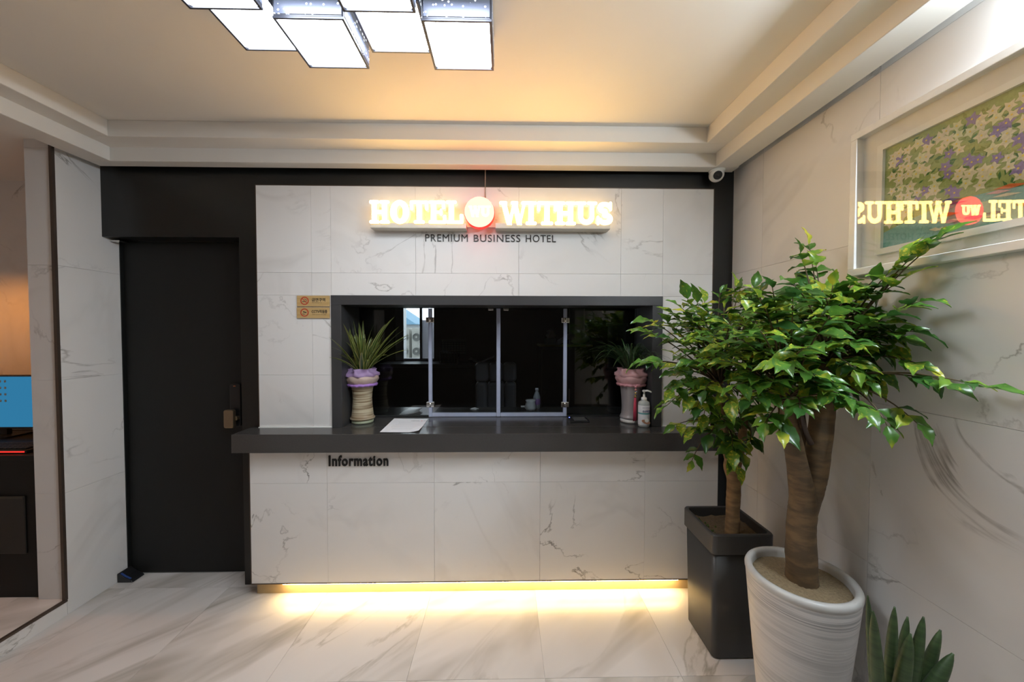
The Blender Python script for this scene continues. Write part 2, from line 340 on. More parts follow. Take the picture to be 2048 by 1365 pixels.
ds = thing('door_stop', 'small black door stop with a blue pad in the corner by the dark door', 'door stop', (XL+.045, DD-.05, 0))
MB().prism([(XL+.004, 0), (XL+.095, 0), (XL+.085, .012), (XL+.045, .03), (XL+.012, .055), (XL+.004, .055)], 'y', DD-.085, DD-.008).build('body', m_dark, ds, bevel=.004)
MB().prism([(XL+.02, .050), (XL+.046, .032), (XL+.075, .0185), (XL+.075, .0205), (XL+.046, .035), (XL+.02, .0535)], 'y', DD-.08, DD-.07).build('pad', mat('blue rubber', (.03, .07, .25), .5), ds)

# ================================================================== RECEPTION COUNTER
DP = 2.155
up = struct(B(PX0, OX0+.0, DP+.012, DH, .948, PZ1).box(OX1, PX1, DP+.012, DH, .948, PZ1).box(OX0, OX1, DP+.012, DH, OZ1, PZ1).build('wall_panel', m_grout), 'white marble tile panel carrying the lit hotel sign', 'wall panel')
tiles(up, 'y', DP, DP+.012, PX0, PX1, .948, PZ1, [-1.12, -.52, .08, .68], [1.256, 1.85], m_wall, holes=[(OX0, OX1, .948, OZ1)])
B(PX0-.004, PX0, DP-.001, DH, .948, PZ1+.004).box(PX0, PX1+.004, DP-.001, DH, PZ1, PZ1+.004).box(PX1, PX1+.004, DP-.001, DH, .948, PZ1).build('panel_edging', m_bronze, up)

# reception window frame (deep box), counter slab, glass
win = struct(MB().box(OX0, OX1, 2.143, 2.44, 1.664, OZ1).box(OX0, -.949, 2.143, 2.44, .9483, 1.664).box(.867, OX1, 2.143, 2.44, .9483, 1.664).build('window_1', m_frame, bevel=.0015, seg=1), 'dark framed reception window with folding glass doors', 'window')
GY = 2.412
zt = at(900, 618, Y=GY).z
gxs = [at(861, 700, Y=GY).x, at(997, 700, Y=GY).x, at(1130, 700, Y=GY).x]
B(-.949, .867, GY-.03, GY+.03, zt+.004, 1.664).build('top_rail', m_darkm, win)
for i, (a, b) in enumerate([(-.949, gxs[0]-.012), (gxs[0]+.004, gxs[1]-.005), (gxs[1]+.005, gxs[2]-.004), (gxs[2]+.012, .867)]):
    zb = .9495 if i in (0, 3) else .975
    gp = B(a, b, GY-.004, GY+.004, zb, zt+.004).build('pane', m_glass, win)
    if i in (0, 3): B(a, b, GY-.012, GY+.012, .9485, .957).build('bottom_channel', m_darkm, gp)
for i, gx in enumerate(gxs):
    w = .012 if i != 1 else .013
    MB().prism(rrect(gx-w, gx+w, GY-.014, GY+.010, .005, 3), 'z', .952, zt).build('edge_seal', m_seal, win)
for a, b in ((gxs[0], gxs[1]-.014), (gxs[1]+.014, gxs[2])):
    MB().prism(rrect(a, b, .951, .975, .005, 3), 'y', GY-.009, GY+.008).build('bottom_seal', m_seal, win)
for gx in (gxs[0], gxs[2]):
    for v in (641, 810):
        z = at(861, v, Y=GY).z
        hg = B(gx-.026, gx-.003, GY-.018, GY+.014, z-.017, z+.017).box(gx+.003, gx+.026, GY-.018, GY+.014, z-.017, z+.017).build('hinge', m_chrome, win, bevel=.003)
        MB().tube([(gx, GY-.012, z-.016), (gx, GY-.012, z+.016)], .007, 10).build('hinge_pin', m_chrome, hg)
for x in (gxs[1]-.05, gxs[1]+.05):
    B(x-.017, x+.017, GY-.014, GY+.012, zt-.012, zt+.004).build('top_clip', m_chrome, win, bevel=.002)

DQ, ZS, ZSB = 2.06, .9483, .8466
slab = B(-1.486, XR-.002, 2.0017, DP+.0, ZSB, ZS).box(OX0+.004, OX1-.004, DP, 2.72, ZSB, ZS)
so = tag(slab.build('countertop', m_slab, bevel=.003), 'dark grey stone countertop running under the reception window', 'countertop')
for a, b in ((-1.433, -1.008), (.928, 1.226)): B(a, b, 2.145, 2.1545, ZS, ZS+.003).build('silicone_bead', m_pw, so)
QX0, QX1, ZL = -1.428, 1.222, .081
desk = thing('reception_counter', 'white marble fronted reception counter with glowing plinth', 'counter', ((QX0+QX1)/2, 2.1, 0))
B(QX0+.004, QX1-.004, DQ+.012, DH-.001, ZL+.002, ZSB-.002).build('carcass', m_black, desk)
tiles(desk, 'y', DQ, DQ+.012, QX0, QX1, ZL+.004, ZSB-.002, [-1.0, -.4, .2, .8], [.656], m_front)
B(QX0-.004, QX0, DQ-.0015, DH-.002, ZL, ZSB-.002).box(QX0, QX1, DQ-.0015, DQ+.02, ZL-.001, ZL+.004).build('metal_edging', m_bronze, desk)
B(QX0+.003, QX1-.003, 2.1, 2.112, .0005, ZL).build('plinth', mat('beige plinth board', (.50, .37, .20), .5), desk)
MB().box(QX0+.17, QX1-.22, 2.066, 2.080, ZL-.008, ZL-.002).build('led_strip', glow('warm led', (1, .70, .30), E_LED), desk)
text_mesh('Information', at(659, 934, Y=DQ).x, at(659, 934, Y=DQ).z, DQ-.0005, .062, at(778, 925, Y=DQ).x-at(659, 925, Y=DQ).x, 'lettering', m_darkm, desk, .006, bold=.03, track=1.14)

# ================================================================== LIT SIGN
SY = 2.075                         # front face of the letters
def G(ch, x0, x1, z0, z1):
    """bold slab-serif glyph as a list of 2D polygons"""
    w, h = x1-x0, z1-z0; t = h*.22; sv = h*.14; P = []
    rc = lambda a, b, c, d, r=None: P.append(rrect(a, b, c, d, min(r or sv*.42, (b-a)/2.01, (d-c)/2.01), 3))
    def serif(cx, half, z, top): rc(cx-half, cx+half, z-sv if top else z, z if top else z+sv)
    def ring(cx, cz, ax, az, bx, bz, a0=0, a1=2*PI, n=28):
        for i in range(n):
            p, q = a0+(a1-a0)*i/n, a0+(a1-a0)*(i+1)/n
            P.append([(cx+ax*math.cos(p), cz+az*math.sin(p)), (cx+ax*math.cos(q), cz+az*math.sin(q)), (cx+bx*math.cos(q), cz+bz*math.sin(q)), (cx+bx*math.cos(p), cz+bz*math.sin(p))])
    def stroke(pts, ws):
        for i in range(len(pts)-1):
            a, b = Vector(pts[i]), Vector(pts[i+1]); d = (b-a).normalized(); n = Vector((-d.y, d.x))
            P.append([tuple(a+n*ws[i]), tuple(b+n*ws[i+1]), tuple(b-n*ws[i+1]), tuple(a-n*ws[i])])
        for p, r in zip(pts, ws): P.append([(p[0]+r*math.cos(2*PI*k/12), p[1]+r*math.sin(2*PI*k/12)) for k in range(12)])
    if ch == 'H':
        for cx in (x0+w*.24, x1-w*.24):
            rc(cx-t/2, cx+t/2, z0, z1); serif(cx, w*.25, z0, 0); serif(cx, w*.25, z1, 1)
        rc(x0+w*.24, x1-w*.24, (z0+z1)/2-sv*.6, (z0+z1)/2+sv*.6, .002)
    elif ch == 'O': ring((x0+x1)/2, (z0+z1)/2, w/2, h/2*1.03, w*.17, h*.30)
    elif ch == 'T':
        cx = (x0+x1)/2; rc(cx-t/2, cx+t/2, z0, z1); serif(cx, w*.3, z0, 0); rc(x0, x1, z1-sv*1.05, z1); rc(x0, x0+sv, z1-h*.42, z1); rc(x1-sv, x1, z1-h*.42, z1)
    elif ch == 'E':
        cx = x0+w*.28; rc(cx-t/2, cx+t/2, z0, z1); rc(x0, x1-w*.06, z1-sv, z1); rc(x0, x1, z0, z0+sv); rc(x1-w*.06-sv, x1-w*.06, z1-h*.36, z1); rc(x1-sv, x1, z0, z0+h*.38)
        rc(cx, x1-w*.22, (z0+z1)/2-sv*.45, (z0+z1)/2+sv*.45, .002); rc(x1-w*.36, x1-w*.22, (z0+z1)/2-h*.15, (z0+z1)/2+h*.15)
    elif ch == 'L':
        cx = x0+w*.3; rc(cx-t/2, cx+t/2, z0, z1); serif(cx, w*.31, z1, 1); rc(x0, x1, z0, z0+sv); rc(x1-sv*1.1, x1, z0, z0+h*.42)
    elif ch == 'I':
        cx = (x0+x1)/2; rc(cx-t/2, cx+t/2, z0, z1); serif(cx, w*.5, z0, 0); serif(cx, w*.5, z1, 1)
    elif ch == 'W':
        xs = [x0+w*.13, x0+w*.35, x0+w*.53, x0+w*.71, x0+w*.89]; zs = [z1, z0+t*.1, z1-h*.02, z0+t*.1, z1]
        for k, tw in ((0, t*.95), (1, t*.6), (2, t*.95), (3, t*.55)):
            a, b = (xs[k], zs[k]), (xs[k+1], zs[k+1]); P.append([(a[0]-tw/2, a[1]), (a[0]+tw/2, a[1]), (b[0]+tw/2, b[1]-t*.1), (b[0]-tw/2, b[1]-t*.1)])
        serif(xs[0], w*.14, z1, 1); serif(xs[2], w*.13, z1, 1); serif(xs[4], w*.12, z1, 1)
    elif ch == 'U':
        l, r = x0+w*.24, x1-w*.22; rb = h*.36
        rc(l-t/2, l+t/2, z0+rb, z1); rc(r-t*.4, r+t*.4, z0+rb, z1); serif(l, w*.26, z1, 1); serif(r, w*.24, z1, 1)
        ring((l+r)/2, z0+rb+.002, (r-l)/2+t*.47, rb, (r-l)/2-t*.45, rb*.4, PI, 2*PI, 16)
    elif ch == 'S':
        cx, cz = (x0+x1)/2, (z0+z1)/2; pts = []
        for i in range(13): a = math.radians(20+i*250/12); pts.append((cx+w*.30*math.cos(a), cz+h*.235+h*.15*math.sin(a)))
        q = []
        for i in range(13): a = math.radians(90-i*250/12); q.append((cx+w*.33*math.cos(a), cz-h*.235+h*.16*math.sin(a)))
        stroke(pts+q, [t*.42]*5+[t*.5]*16+[t*.44]*5); rc(x1-w*.24, x1-w*.08, z1-h*.40, z1); rc(x0, x0+w*.17, z0, z0+h*.40)
    return P
m_sign = glow('lit letter face', (1, .60, .17), E_SIGN); m_side = glow('letter return', (1, .62, .22), E_SIDE)
def front_lit(o):
    o.data.materials.append(m_side)
    for p_ in o.data.polygons: p_.material_index = 0 if p_.normal.y < -.7 else 1
    return o
sg = thing('hotel_sign', 'lit channel-letter sign reading HOTEL WITHUS with a round red emblem', 'sign', (-.08, 2.13, 2.1))
def letters(word, spans, vt, vb):
    for ch, (a, b) in zip(word, spans):
        p0, p1 = at(a+1.5, vb, Y=SY), at(b-1.5, vt, Y=SY); mb = MB()
        for k, poly in enumerate(G(ch, p0.x, p1.x, p0.z, p1.z)): mb.prism(poly, 'y', SY+.0002*(k % 5), SY+.038)
        o = front_lit(mb.build('letter', m_sign, sg)); o['label'] = 'glowing warm white letter '+ch
letters('HOTEL', [(737, 779), (778, 819), (818, 857), (855, 893), (890, 927)], 402, 448)
letters('WITHUS', [(997, 1056), (1049, 1074), (1072, 1115), (1108, 1152), (1149, 1194), (1191, 1227)], 403, 450)
dc = at(958, 424.5, Y=SY); dr_ = at(988, 424.5, Y=SY).x-dc.x
circ = lambda r, n=48: [(dc.x+r*math.cos(2*PI*k/n), dc.z+r*math.sin(2*PI*k/n)) for k in range(n)]
em = MB().prism(circ(dr_*.985), 'y', SY-.008, SY+.04).build('emblem', glow('lit red emblem', (1, .085, .06), E_DISC), sg); em['label'] = 'round red glowing emblem between the words'
MB().prism(circ(dr_*1.02), 'y', SY+.006, SY+.045).build('emblem_rim', mat('red acrylic', (.7, .02, .02), .3, emit=(1, .03, .02), es=.8), em)
mw = MB(); k = dr_/30*1.0
for ch, (a, b) in zip('WU', ((dc.x-21*k, dc.x+3*k), (dc.x+2*k, dc.x+22*k))):
    for poly in G(ch, a, b, dc.z-11*k, dc.z+11*k): mw.prism(poly, 'y', SY-.012, SY-.007)
mw.build('emblem_letters', m_sign, em)
for a, b in ((741, 932), (990, 1219)):
    p, q = at(a, 458, Y=SY+.02), at(b, 448.5, Y=SY+.02)
    B(p.x, q.x, SY+.008, DP-.0, p.z, q.z).build('mounting_rail', mat('white metal rail', (.62, .58, .50), .4), sg, bevel=.002)
p, q = at(930, 455, Y=DP-.01), at(992, 453, Y=DP-.01)
B(p.x, q.x, DP-.008, DP, p.z, q.z).build('rail_bridge', m_pw, sg)
cx = at(969.5, 370, Y=DP).x
cable = tag(MB().tube([(cx, DP-.005, 2.15), (cx+.001, DP-.006, 2.3), (cx, DP-.004, 2.36), (cx-.001, DP+.012, 2.365), (cx, DP+.013, 2.46), (cx, DP+.014, 2.55)], .003, 8).build('power_cable', mat('clear cable', (.45, .33, .25), .4)), 'thin power cable running up from the lit sign to the cornice', 'cable')
ss = thing('wall_lettering', 'dark raised words PREMIUM BUSINESS HOTEL under the lit sign', 'lettering', (-.08, DP, 2.03))
a, b = at(850, 484, Y=DP), at(1111, 470.5, Y=DP)
wd = [('PREMIUM', 850, 935), ('BUSINESS', 947, 1040), ('HOTEL', 1051, 1111)]
for w_, u0, u1 in wd:
    text_mesh(w_, at(u0, 480, Y=DP).x, a.z, DP-.0003, b.z-a.z, at(u1, 480, Y=DP).x-at(u0, 480, Y=DP).x, 'word', mat('dark brown acrylic', (.03, .025, .022), .4), ss, .004, track=1.1)

# ================================================================== CEILING LIGHT
lamp = thing('ceiling_light', 'ceiling light made of white glowing cubes at two heights', 'ceiling light', (-.49, 1.1, ZC))
m_diff = glow('cool white diffuser', (.88, .94, 1), E_LAMP)
m_lbody = mat('dark blue-grey lamp frame', (.07, .075, .10), .35, metal=.4)
def dots():
    m = bpy.data.materials.new('starry side panel'); T, N, L = nt(m); b = N['Principled BSDF']; b.inputs['Base Color'].default_value = (.10, .12, .19, 1); b.inputs['Roughness'].default_value = .3
    tc = N.new('ShaderNodeTexCoord'); v = N.new('ShaderNodeTexVoronoi'); v.inputs['Scale'].default_value = 62; v.inputs['Randomness'].default_value = .7; L.new(tc.outputs['Object'], v.inputs['Vector'])
    b.inputs['Emission Color'].default_value = (.85, .92, 1, 1)
    L.new(M1(N, L, 'ADD', MR(N, L, v.outputs['Distance'], .17, .22, E_DOT, 0), .14), b.inputs['Emission Strength']); return m
m_dot = dots()
zl_, zh_, lw = 2.482, 2.541, .2177
xs_ = [-.946+.2285*k for k in range(4)]
for r, (y0, y1) in enumerate(((1.168, 1.384), (.925, 1.143))):
    for c, x0 in enumerate(xs_):
        low = (c+r) % 2 == 1; z0 = zl_ if low else zh_
        cu = MB().prism(rrect(x0, x0+lw, y0, y1, .006, 2), 'z', z0, ZC-.0005).build('cube', m_lbody, lamp)
        MB().prism(rrect(x0+.008, x0+lw-.008, y0+.007, y1-.007, .010, 4), 'z', z0-.002, z0+.001).build('diffuser', m_diff, cu)
        B(x0, x0+.0075, y0, y1, z0-.006, z0+.001).box(x0+lw-.0075, x0+lw, y0, y1, z0-.006, z0+.001).box(x0+.0075, x0+lw-.0075, y0, y0+.006, z0-.006, z0+.001).box(x0+.0075, x0+lw-.0075, y1-.006, y1, z0-.006, z0+.001).build('lip', m_lbody, cu)
        sp = MB(); zz0, zz1 = z0+.006, ZC-.004
        sp.box(x0+.006, x0+lw-.006, y0-.0015, y0, zz0, zz1).box(x0+.006, x0+lw-.006, y1, y1+.0015, zz0, zz1).box(x0-.0015, x0, y0+.006, y1-.006, zz0, zz1).box(x0+lw, x0+lw+.0015, y0+.006, y1-.006, zz0, zz1)
        sp.build('side_panel', m_dot, cu)
# wall washer tube above the picture (just outside the frame)
tb = thing('picture_light_offscreen', 'slim cool white tube lamp on the wall above the framed picture', 'lamp', (XR-.05, .55, 2.36))
B(XR-.035, XR-.0005, .16, .86, 2.39, 2.42).build('housing', m_pw, tb, bevel=.003)
MB().tube([(XR-.05, .17, 2.37), (XR-.05, .85, 2.37)], .014, 12).build('tube_offscreen', glow('cool tube', (.80, .91, 1), E_TUBE), tb)

# ================================================================== PICTURE
py0, py1, pz0, pz1 = .50, 1.397, 1.724, 2.262
pic = thing('framed_picture', 'white framed picture of a flower field over pale teal water on the marble wall', 'picture', (XR, (py0+py1)/2, pz0))
fm = MB(); fw = .026; fd = XR-.036
fm.box(fd, XR-.001, py0, py1, pz1-fw, pz1).box(fd, XR-.001, py0, py1, pz0, pz0+fw).box(fd, XR-.001, py0, py0+fw, pz0+fw, pz1-fw).box(fd, XR-.001, py1-fw, py1, pz0+fw, pz1-fw)
fm.build('frame', mat('white lacquered frame', (.80, .79, .77), .35), pic, bevel=.002)
B(XR-.008, XR-.001, py0+fw, py1-fw, pz0+fw, pz1-fw).build('backing', mat('cream mount board', (.74, .70, .62), .8), pic)
ay0, ay1, az0, az1 = py0+.107, py1-.107, pz0+.085, pz1-.105
fm = MB()
for (a, b, c, d) in ((ay0-.02, ay1+.02, az1, az1+.02), (ay0-.02, ay1+.02, az0-.02, az0), (ay0-.02, ay0, az0, az1), (ay1, ay1+.02, az0, az1)): fm.box(XR-.02, XR-.008, a, b, c, d)
fm.build('mount', mat('ivory mount', (.80, .77, .70), .8), pic)
art = MB(); ax = XR-.0095
art.box(ax, XR-.008, ay0, ay1, az0, az1, 0)
def on_art(y, z): return ay0+.012 < y < ay1-.012 and az0+.012 < z < az1-.012
def line(y): return az0+.055+ (ay1-y)*.02+.035*math.sin((ay1-y)*7)         # lower edge of the flower field
stp = .02; rr = random.Random(3)
def flat(pts, mi, d): art.add([(ax-d, p[0], p[1]) for p in pts], [list(range(len(pts)))], mi)
y = ay0
zc = lambda z: min(max(z, az0), az1)
n = 40
art.add([(ax-.0002, ay0+(ay1-ay0)*i/n, zc(line(ay0+(ay1-ay0)*i/n))) for i in range(n+1)]+[(ax-.0002, ay0+(ay1-ay0)*i/n, az1) for i in range(n+1)], [[i, i+1, n+2+i, n+1+i] for i in range(n)], 1)
for k in range(520):                                                      # leaf strokes
    y, z = rr.uniform(ay0, ay1), rr.uniform(az0, az1)
    if z < line(y)+.012 or not on_art(y, z): continue
    a = rr.uniform(0, PI); l, w = rr.uniform(.008, .014), rr.uniform(.003, .006); ca, sa = math.cos(a), math.sin(a)
    flat([(y+l*ca, z+l*sa), (y-w*sa, z+w*ca), (y-l*ca, z-l*sa), (y+w*sa, z-w*ca)], rr.choice((2, 2, 3)), .0004+k*1e-7)
k = 0
for i in range(int((ay1-ay0)/.027)+1):
    for j in range(int((az1-az0)/.025)+1):
        y, z = ay0+.012+i*.027+rr.uniform(-.008, .008), az0+.012+j*.025+rr.uniform(-.008, .008)
        if z < line(y)+.016 or not (ay0+.02 < y < ay1-.02 and az0+.02 < z < az1-.02) or rr.random() < .16: continue
        a0 = rr.uniform(0, PI); r1 = rr.uniform(.016, .022); col = 6 if rr.random() < .2 else 4 if rr.random() < .8 else 5; k += 1
        flat([(y+(r1 if q % 2 == 0 else r1*.52)*math.cos(a0+q*PI/5), z+(r1 if q % 2 == 0 else r1*.52)*math.sin(a0+q*PI/5)) for q in range(10)], col, .0006+k*2e-6)
        flat([(y+.0028*math.cos(q*PI/3), z+.0028*math.sin(q*PI/3)) for q in range(6)], 7, .0022)
for k in range(46):                                                       # colourful ripples on the water
    y = rr.uniform(ay0+.03, ay1-.16); z = rr.uniform(az0+.012, line(y)+.012)
    if not on_art(y, z): continue
    l, w = rr.uniform(.015, .035), rr.uniform(.003, .006)
    y2, z2 = min(max(y, ay0+l), ay1-l), z
    flat([(y2+l, z2+.004), (y2, z2+w+.002), (y2-l, z2-.004), (y2, z2-w)], rr.choice((8, 9, 10, 4, 8)), .003+k*1e-6)
pc = lambda n, c: mat(n, c, .75, var=.25, vs=120, bump=.4)
art.build('artwork', [pc('paint teal', (.20, .40, .36)), pc('paint grass', (.30, .36, .12)), pc('paint leaf', (.055, .16, .035)), pc('paint olive', (.20, .26, .05)), pc('paint cream', (.66, .60, .42)), pc('paint ivory', (.62, .62, .38)), pc('paint violet', (.26, .20, .40)), pc('paint yellow', (.75, .56, .08)), pc('paint navy', (.06, .07, .20)), pc('paint orange', (.60, .14, .03)), pc('paint pink', (.6, .35, .35))], pic)
gl = MB(); gx = lambda y, z: 1.336-.024*(y-.95)-.018*(z-(pz0+pz1)/2)             # pane sits slightly askew in the frame
cr4 = [(py0+fw-.002, pz0+fw-.002), (py1-fw+.002, pz0+fw-.002), (py1-fw+.002, pz1-fw+.002), (py0+fw-.002, pz1-fw+.002)]
gl.rings([[(gx(y, z)-.001, y, z) for y, z in cr4], [(gx(y, z)+.001, y, z) for y, z in cr4]], smooth=False).build('glazing', m_picglass, pic)

# ================================================================== CCTV CAMERA
cc = at(1430, 351, Y=2.105); cr_ = .030
cv = thing('security_camera', 'small white eyeball security camera under the cornice corner', 'camera', (cc.x+.008, cc.y, c1z))
MB().lathe([(.043, 0), (.043, -.006), (.036, -.014), (.030, -.018)][::-1], (cc.x+.008, cc.y, c1z-.0005), 28).build('base', m_pw, cv)
d = Vector((-.25, -.85, -.42)).normalized(); q = d.to_track_quat('Z', 'Y').to_matrix()
ball = MB(); ctr = Vector((cc.x+.004, cc.y-.002, cc.z+.006)); rings = []
for i in range(15):
    t = PI*i/14*.80; rings.append([ctr+q@Vector((.040*math.sin(PI-t)*math.cos(2*PI*j/24), .040*math.sin(PI-t)*math.sin(2*PI*j/24), .040*math.cos(PI-t))) for j in range(24)])
ball.rings(rings).build('housing', m_pw, cv)
MB().rings([[ctr+q@Vector((r*math.cos(2*PI*j/24), r*math.sin(2*PI*j/24), zz)) for j in range(24)] for r, zz in ((.0235, .0325), (.0235, .034), (.019, .0345), (.010, .030), (.009, .033), (.001, .035))]).build('lens', m_dark, cv)

# ================================================================== WOODEN NOTICES
m_wood = bands('pine plate', (.52, .36, .16), (.40, .25, .085), .55, (2.5, 1, 34), 1.5, .4, .7)
m_red = mat('red print', (.42, .045, .015), .6); m_ink = mat('black print', (.02, .018, .015), .6)
def notice(u0, v0, u1, v1, label, words, small, kind):
    a, b = at(u0, v1, Y=DP-.008), at(u1, v0, Y=DP-.008)
    t = thing('notice_plate', label, 'sign', ((a.x+b.x)/2, DP, a.z)); hh = b.z-a.z
    B(a.x, b.x, DP-.008, DP-.0003, a.z, b.z).build('plate', m_wood, t, bevel=.001)
    cx_, cz_, r0, r1 = a.x+hh*.72, (a.z+b.z)/2+.001, hh*.385, hh*.29; mb = MB(); n = 28; Yf = DP-.0082
    mb.rings([[(cx_+r*math.cos(2*PI*j/n), yy, cz_+r*math.sin(2*PI*j/n)) for j in range(n)] for r, yy in ((r0, Yf), (r0, Yf-.0006), (r1, Yf-.0006), (r1, Yf))], cap=(False, False), smooth=False)
    if kind: mb.prism([(cx_+r0*.8*math.cos(p), cz_+r0*.8*math.sin(p)) for p in (2.25, 2.46, -.79-.1, -.79+.1)], 'y', Yf-.0006, Yf)
    mb.build('ring', m_red, t); ic = MB(); s = r1
    if kind:
        ic.prism([(cx_-s*.75, cz_-s*.35), (cx_+s*.6, cz_-s*.35), (cx_+s*.6, cz_-s*.12), (cx_-s*.75, cz_-s*.12)], 'y', Yf-.0004, Yf)
        ic.tube([(cx_+s*.6, Yf, cz_), (cx_+s*.55, Yf, cz_+s*.35), (cx_+s*.2, Yf, cz_+s*.4), (cx_, Yf, cz_+s*.62)], s*.08, 5)
    else:
        ic.prism([(cx_-s*.4, cz_+s*.45), (cx_+s*.65, cz_+s*.1), (cx_+s*.55, cz_-s*.2), (cx_-s*.5, cz_+s*.12)], 'y', Yf-.0004, Yf)
        ic.prism([(cx_-s*.6, cz_-s*.2), (cx_-s*.5, cz_-s*.2), (cx_-s*.45, cz_-s*.4), (cx_+s*.1, cz_-s*.4), (cx_+s*.1, cz_-s*.55), (cx_-s*.6, cz_-s*.55)], 'y', Yf-.0004, Yf)
    ic.build('pictogram', m_ink, t)
    x0 = a.x+hh*1.38
    text_mesh(words[0], x0, a.z+hh*.45, Yf, hh*.33, hh*words[1], 'lettering', m_ink, t, .0006, bold=.02)
    text_mesh(small[0], x0+hh*.03, a.z+hh*.30, Yf, hh*.08, hh*small[1], 'small_lettering', m_ink, t, .0005)
notice(593.5, 593, 658.5, 614.5, 'upper pine notice plate with a no smoking symbol on the marble panel', ('금연구역', 1.25), ('No smoking zone', .9), 1)
notice(593.5, 616.5, 658.5, 638, 'lower pine notice plate with a surveillance camera symbol on the marble panel', ('CCTV작동중', 1.45), ('Video camera recording', 1.3), 0)

# ================================================================== THINGS ON THE COUNTER
def strap_mesh(L_, w, lift, droop, seed, yellow=True):
    """arching strap leaf, grown from origin along +x"""
    r = random.Random(seed); mb = MB(); n = 9; rows = []; tw = r.uniform(-.5, .5)
    for i in range(n+1):
        t = i/n; x = L_*(t*.35+.65*t**1.6*(1-.2*t))*math.cos(lift)*1.2; z = L_*math.sin(lift)*(t*1.15-droop*t**2.6)
        ww = w*(.55+.45*math.sin(PI*min(1, t*1.25+.12)))*(1 if t < .75 else max(.05, 1-((t-.75)/.25)**1.6)); a = tw*t
        rows.append([(x, o*ww*math.cos(a), z+abs(o)*ww*.35+o*ww*math.sin(a)) for o in (-.5, -.3, 0, .3, .5)])
    vs = [p for r_ in rows for p in r_]
    for i in range(n):
        for j in range(4): mb.add([], [], 0); mb.f.append([i*5+j, i*5+j+1, i*5+j+6, i*5+j+5]); mb.m.append(1 if (j in (0, 3) and yellow) else 0); mb.sm.append(True)
    mb.v = [Vector(p) for p in vs]
    return mb
def orchid(px, py, label, kind):
    base = at(px, py, Z=ZS); b = Vector((base.x, base.y, ZS+.0006))
    t = thing('orchid_vase', label, 'potted plant', b)
    if kind == 0:
        prof = [(.050, .024), (.058, .027), (.060, .036), (.053, .048), (.0500, .085), (.0470, .13), (.0455, .17), (.0475, .215), (.0530, .262), (.056, .275), (.052, .276), (.046, .25)]
        vm = bands('combed straw glaze', (.52, .45, .31), (.17, .095, .04), .45, (2.5, 2.5, 75), 1.2, .44, .62, .3); sm_ = mat('pale green saucer', (.55, .60, .42), .3)
        wm = mat('lilac sheer wrap', (.44, .30, .55), .35, spec=.6, alpha=.85); wm2 = mat('lilac ruffle', (.42, .22, .62), .5); band = mat('sheer beige band', (.50, .38, .33), .35)
    else:
        prof = [(.050, .026), (.056, .034), (.053, .044), (.0475, .060), (.0455, .10), (.0470, .16), (.0505, .22), (.0545, .262), (.056, .275), (.052, .276), (.046, .25)]
        vm = mat('satin silver glaze', (.36, .33, .34), .32, metal=.25); sm_ = mat('white saucer', (.70, .68, .66), .3)
        wm = mat('pink sheer wrap', (.58, .33, .35), .35, alpha=.9); wm2 = mat('pink ruffle', (.60, .28, .32), .5); band = mat('pink mesh band', (.52, .30, .31), .4)
    hs, ws_ = .87, 1.22
    prof = [(r*ws_, z*hs) for r, z in prof]; sc_ = lambda pr: [(r*ws_, z*hs) for r, z in pr]
    MB().lathe([(.054, 0), (.063, .002), (.065, .012), (.061, .0225), (.050, .0225)], b, 36).build('saucer', sm_, t)
    MB().lathe(prof, b, 36, cap=(True, True)).build('vase', vm, t)
    rr2 = random.Random(kind+5)
    ph = [rr2.uniform(0, 6) for _ in range(6)]
    MB().lathe(sc_([(.056, .268), (.068, .285), (.078, .31), (.076, .33), (.070, .335)]), b, 40, cap=(False, False), wob=lambda i, j: 1+.03*math.sin(j*2*PI/40*9+ph[0]+i)).build('wrap_band', band, t)
    MB().lathe(sc_([(.056, .268), (.069, .262), (.071, .276), (.060, .284)]), b, 48, cap=(False, False), wob=lambda i, j: 1+.07*math.sin(j*2*PI/48*16+i*2)).build('wrap_ruffle', wm2, t)
    n = 60
    MB().lathe(sc_([(.066, .322), (.078, .335), (.074, .352), (.058, .365), (.060, .385)]), b, n, cap=(False, False), wob=lambda i, j: 1+(.04+.05*i)*math.sin(j*2*PI/n*7+ph[1]+i*.9)).build('wrap_collar', wm, t)
    MB().lathe(sc_([(.001, .336), (.066, .334)]), b, 24, cap=(False, False)).build('potting_bark', m_soil2, t)
    if kind:
        f0 = b+Vector((-.002, -.088, -.03))
        tas = MB().lathe([(.001, .008), (.008, .004), (.009, -.004), (.001, -.010)], f0+Vector((0, 0, .262)), 12).lathe([(.001, .008), (.007, .003), (.007, -.003), (.001, -.008)], f0+Vector((0, 0, .243)), 12).build('tassel_beads', mat('rose bead', (.62, .25, .28), .3), t)
        MB().lathe([(.005, .006), (.006, .0), (.005, -.006)], f0+Vector((0, 0.004, .222)), 12).lathe([(.004, .004), (.0065, 0), (.0065, -.012)], f0+Vector((0, .006, .207)), 12).build('tassel_cap', mat('gold cap', (.6, .42, .16), .25, metal=.9), t)
        for k in range(9):
            a = k*2*PI/9; MB().tube([f0+Vector((.004*math.cos(a), .007+.003*math.sin(a), .198)), f0+Vector((.007*math.cos(a), .010+.004*math.sin(a), .12)), f0+Vector((.0075*math.cos(a), .012+.004*math.sin(a), .055+rr2.uniform(-.008, .006)))], .0032, 6).build('tassel_strand', mat('crimson thread', (.52, .05, .10), .6), t)
    nl = 76 if kind == 0 else 130
    var = []
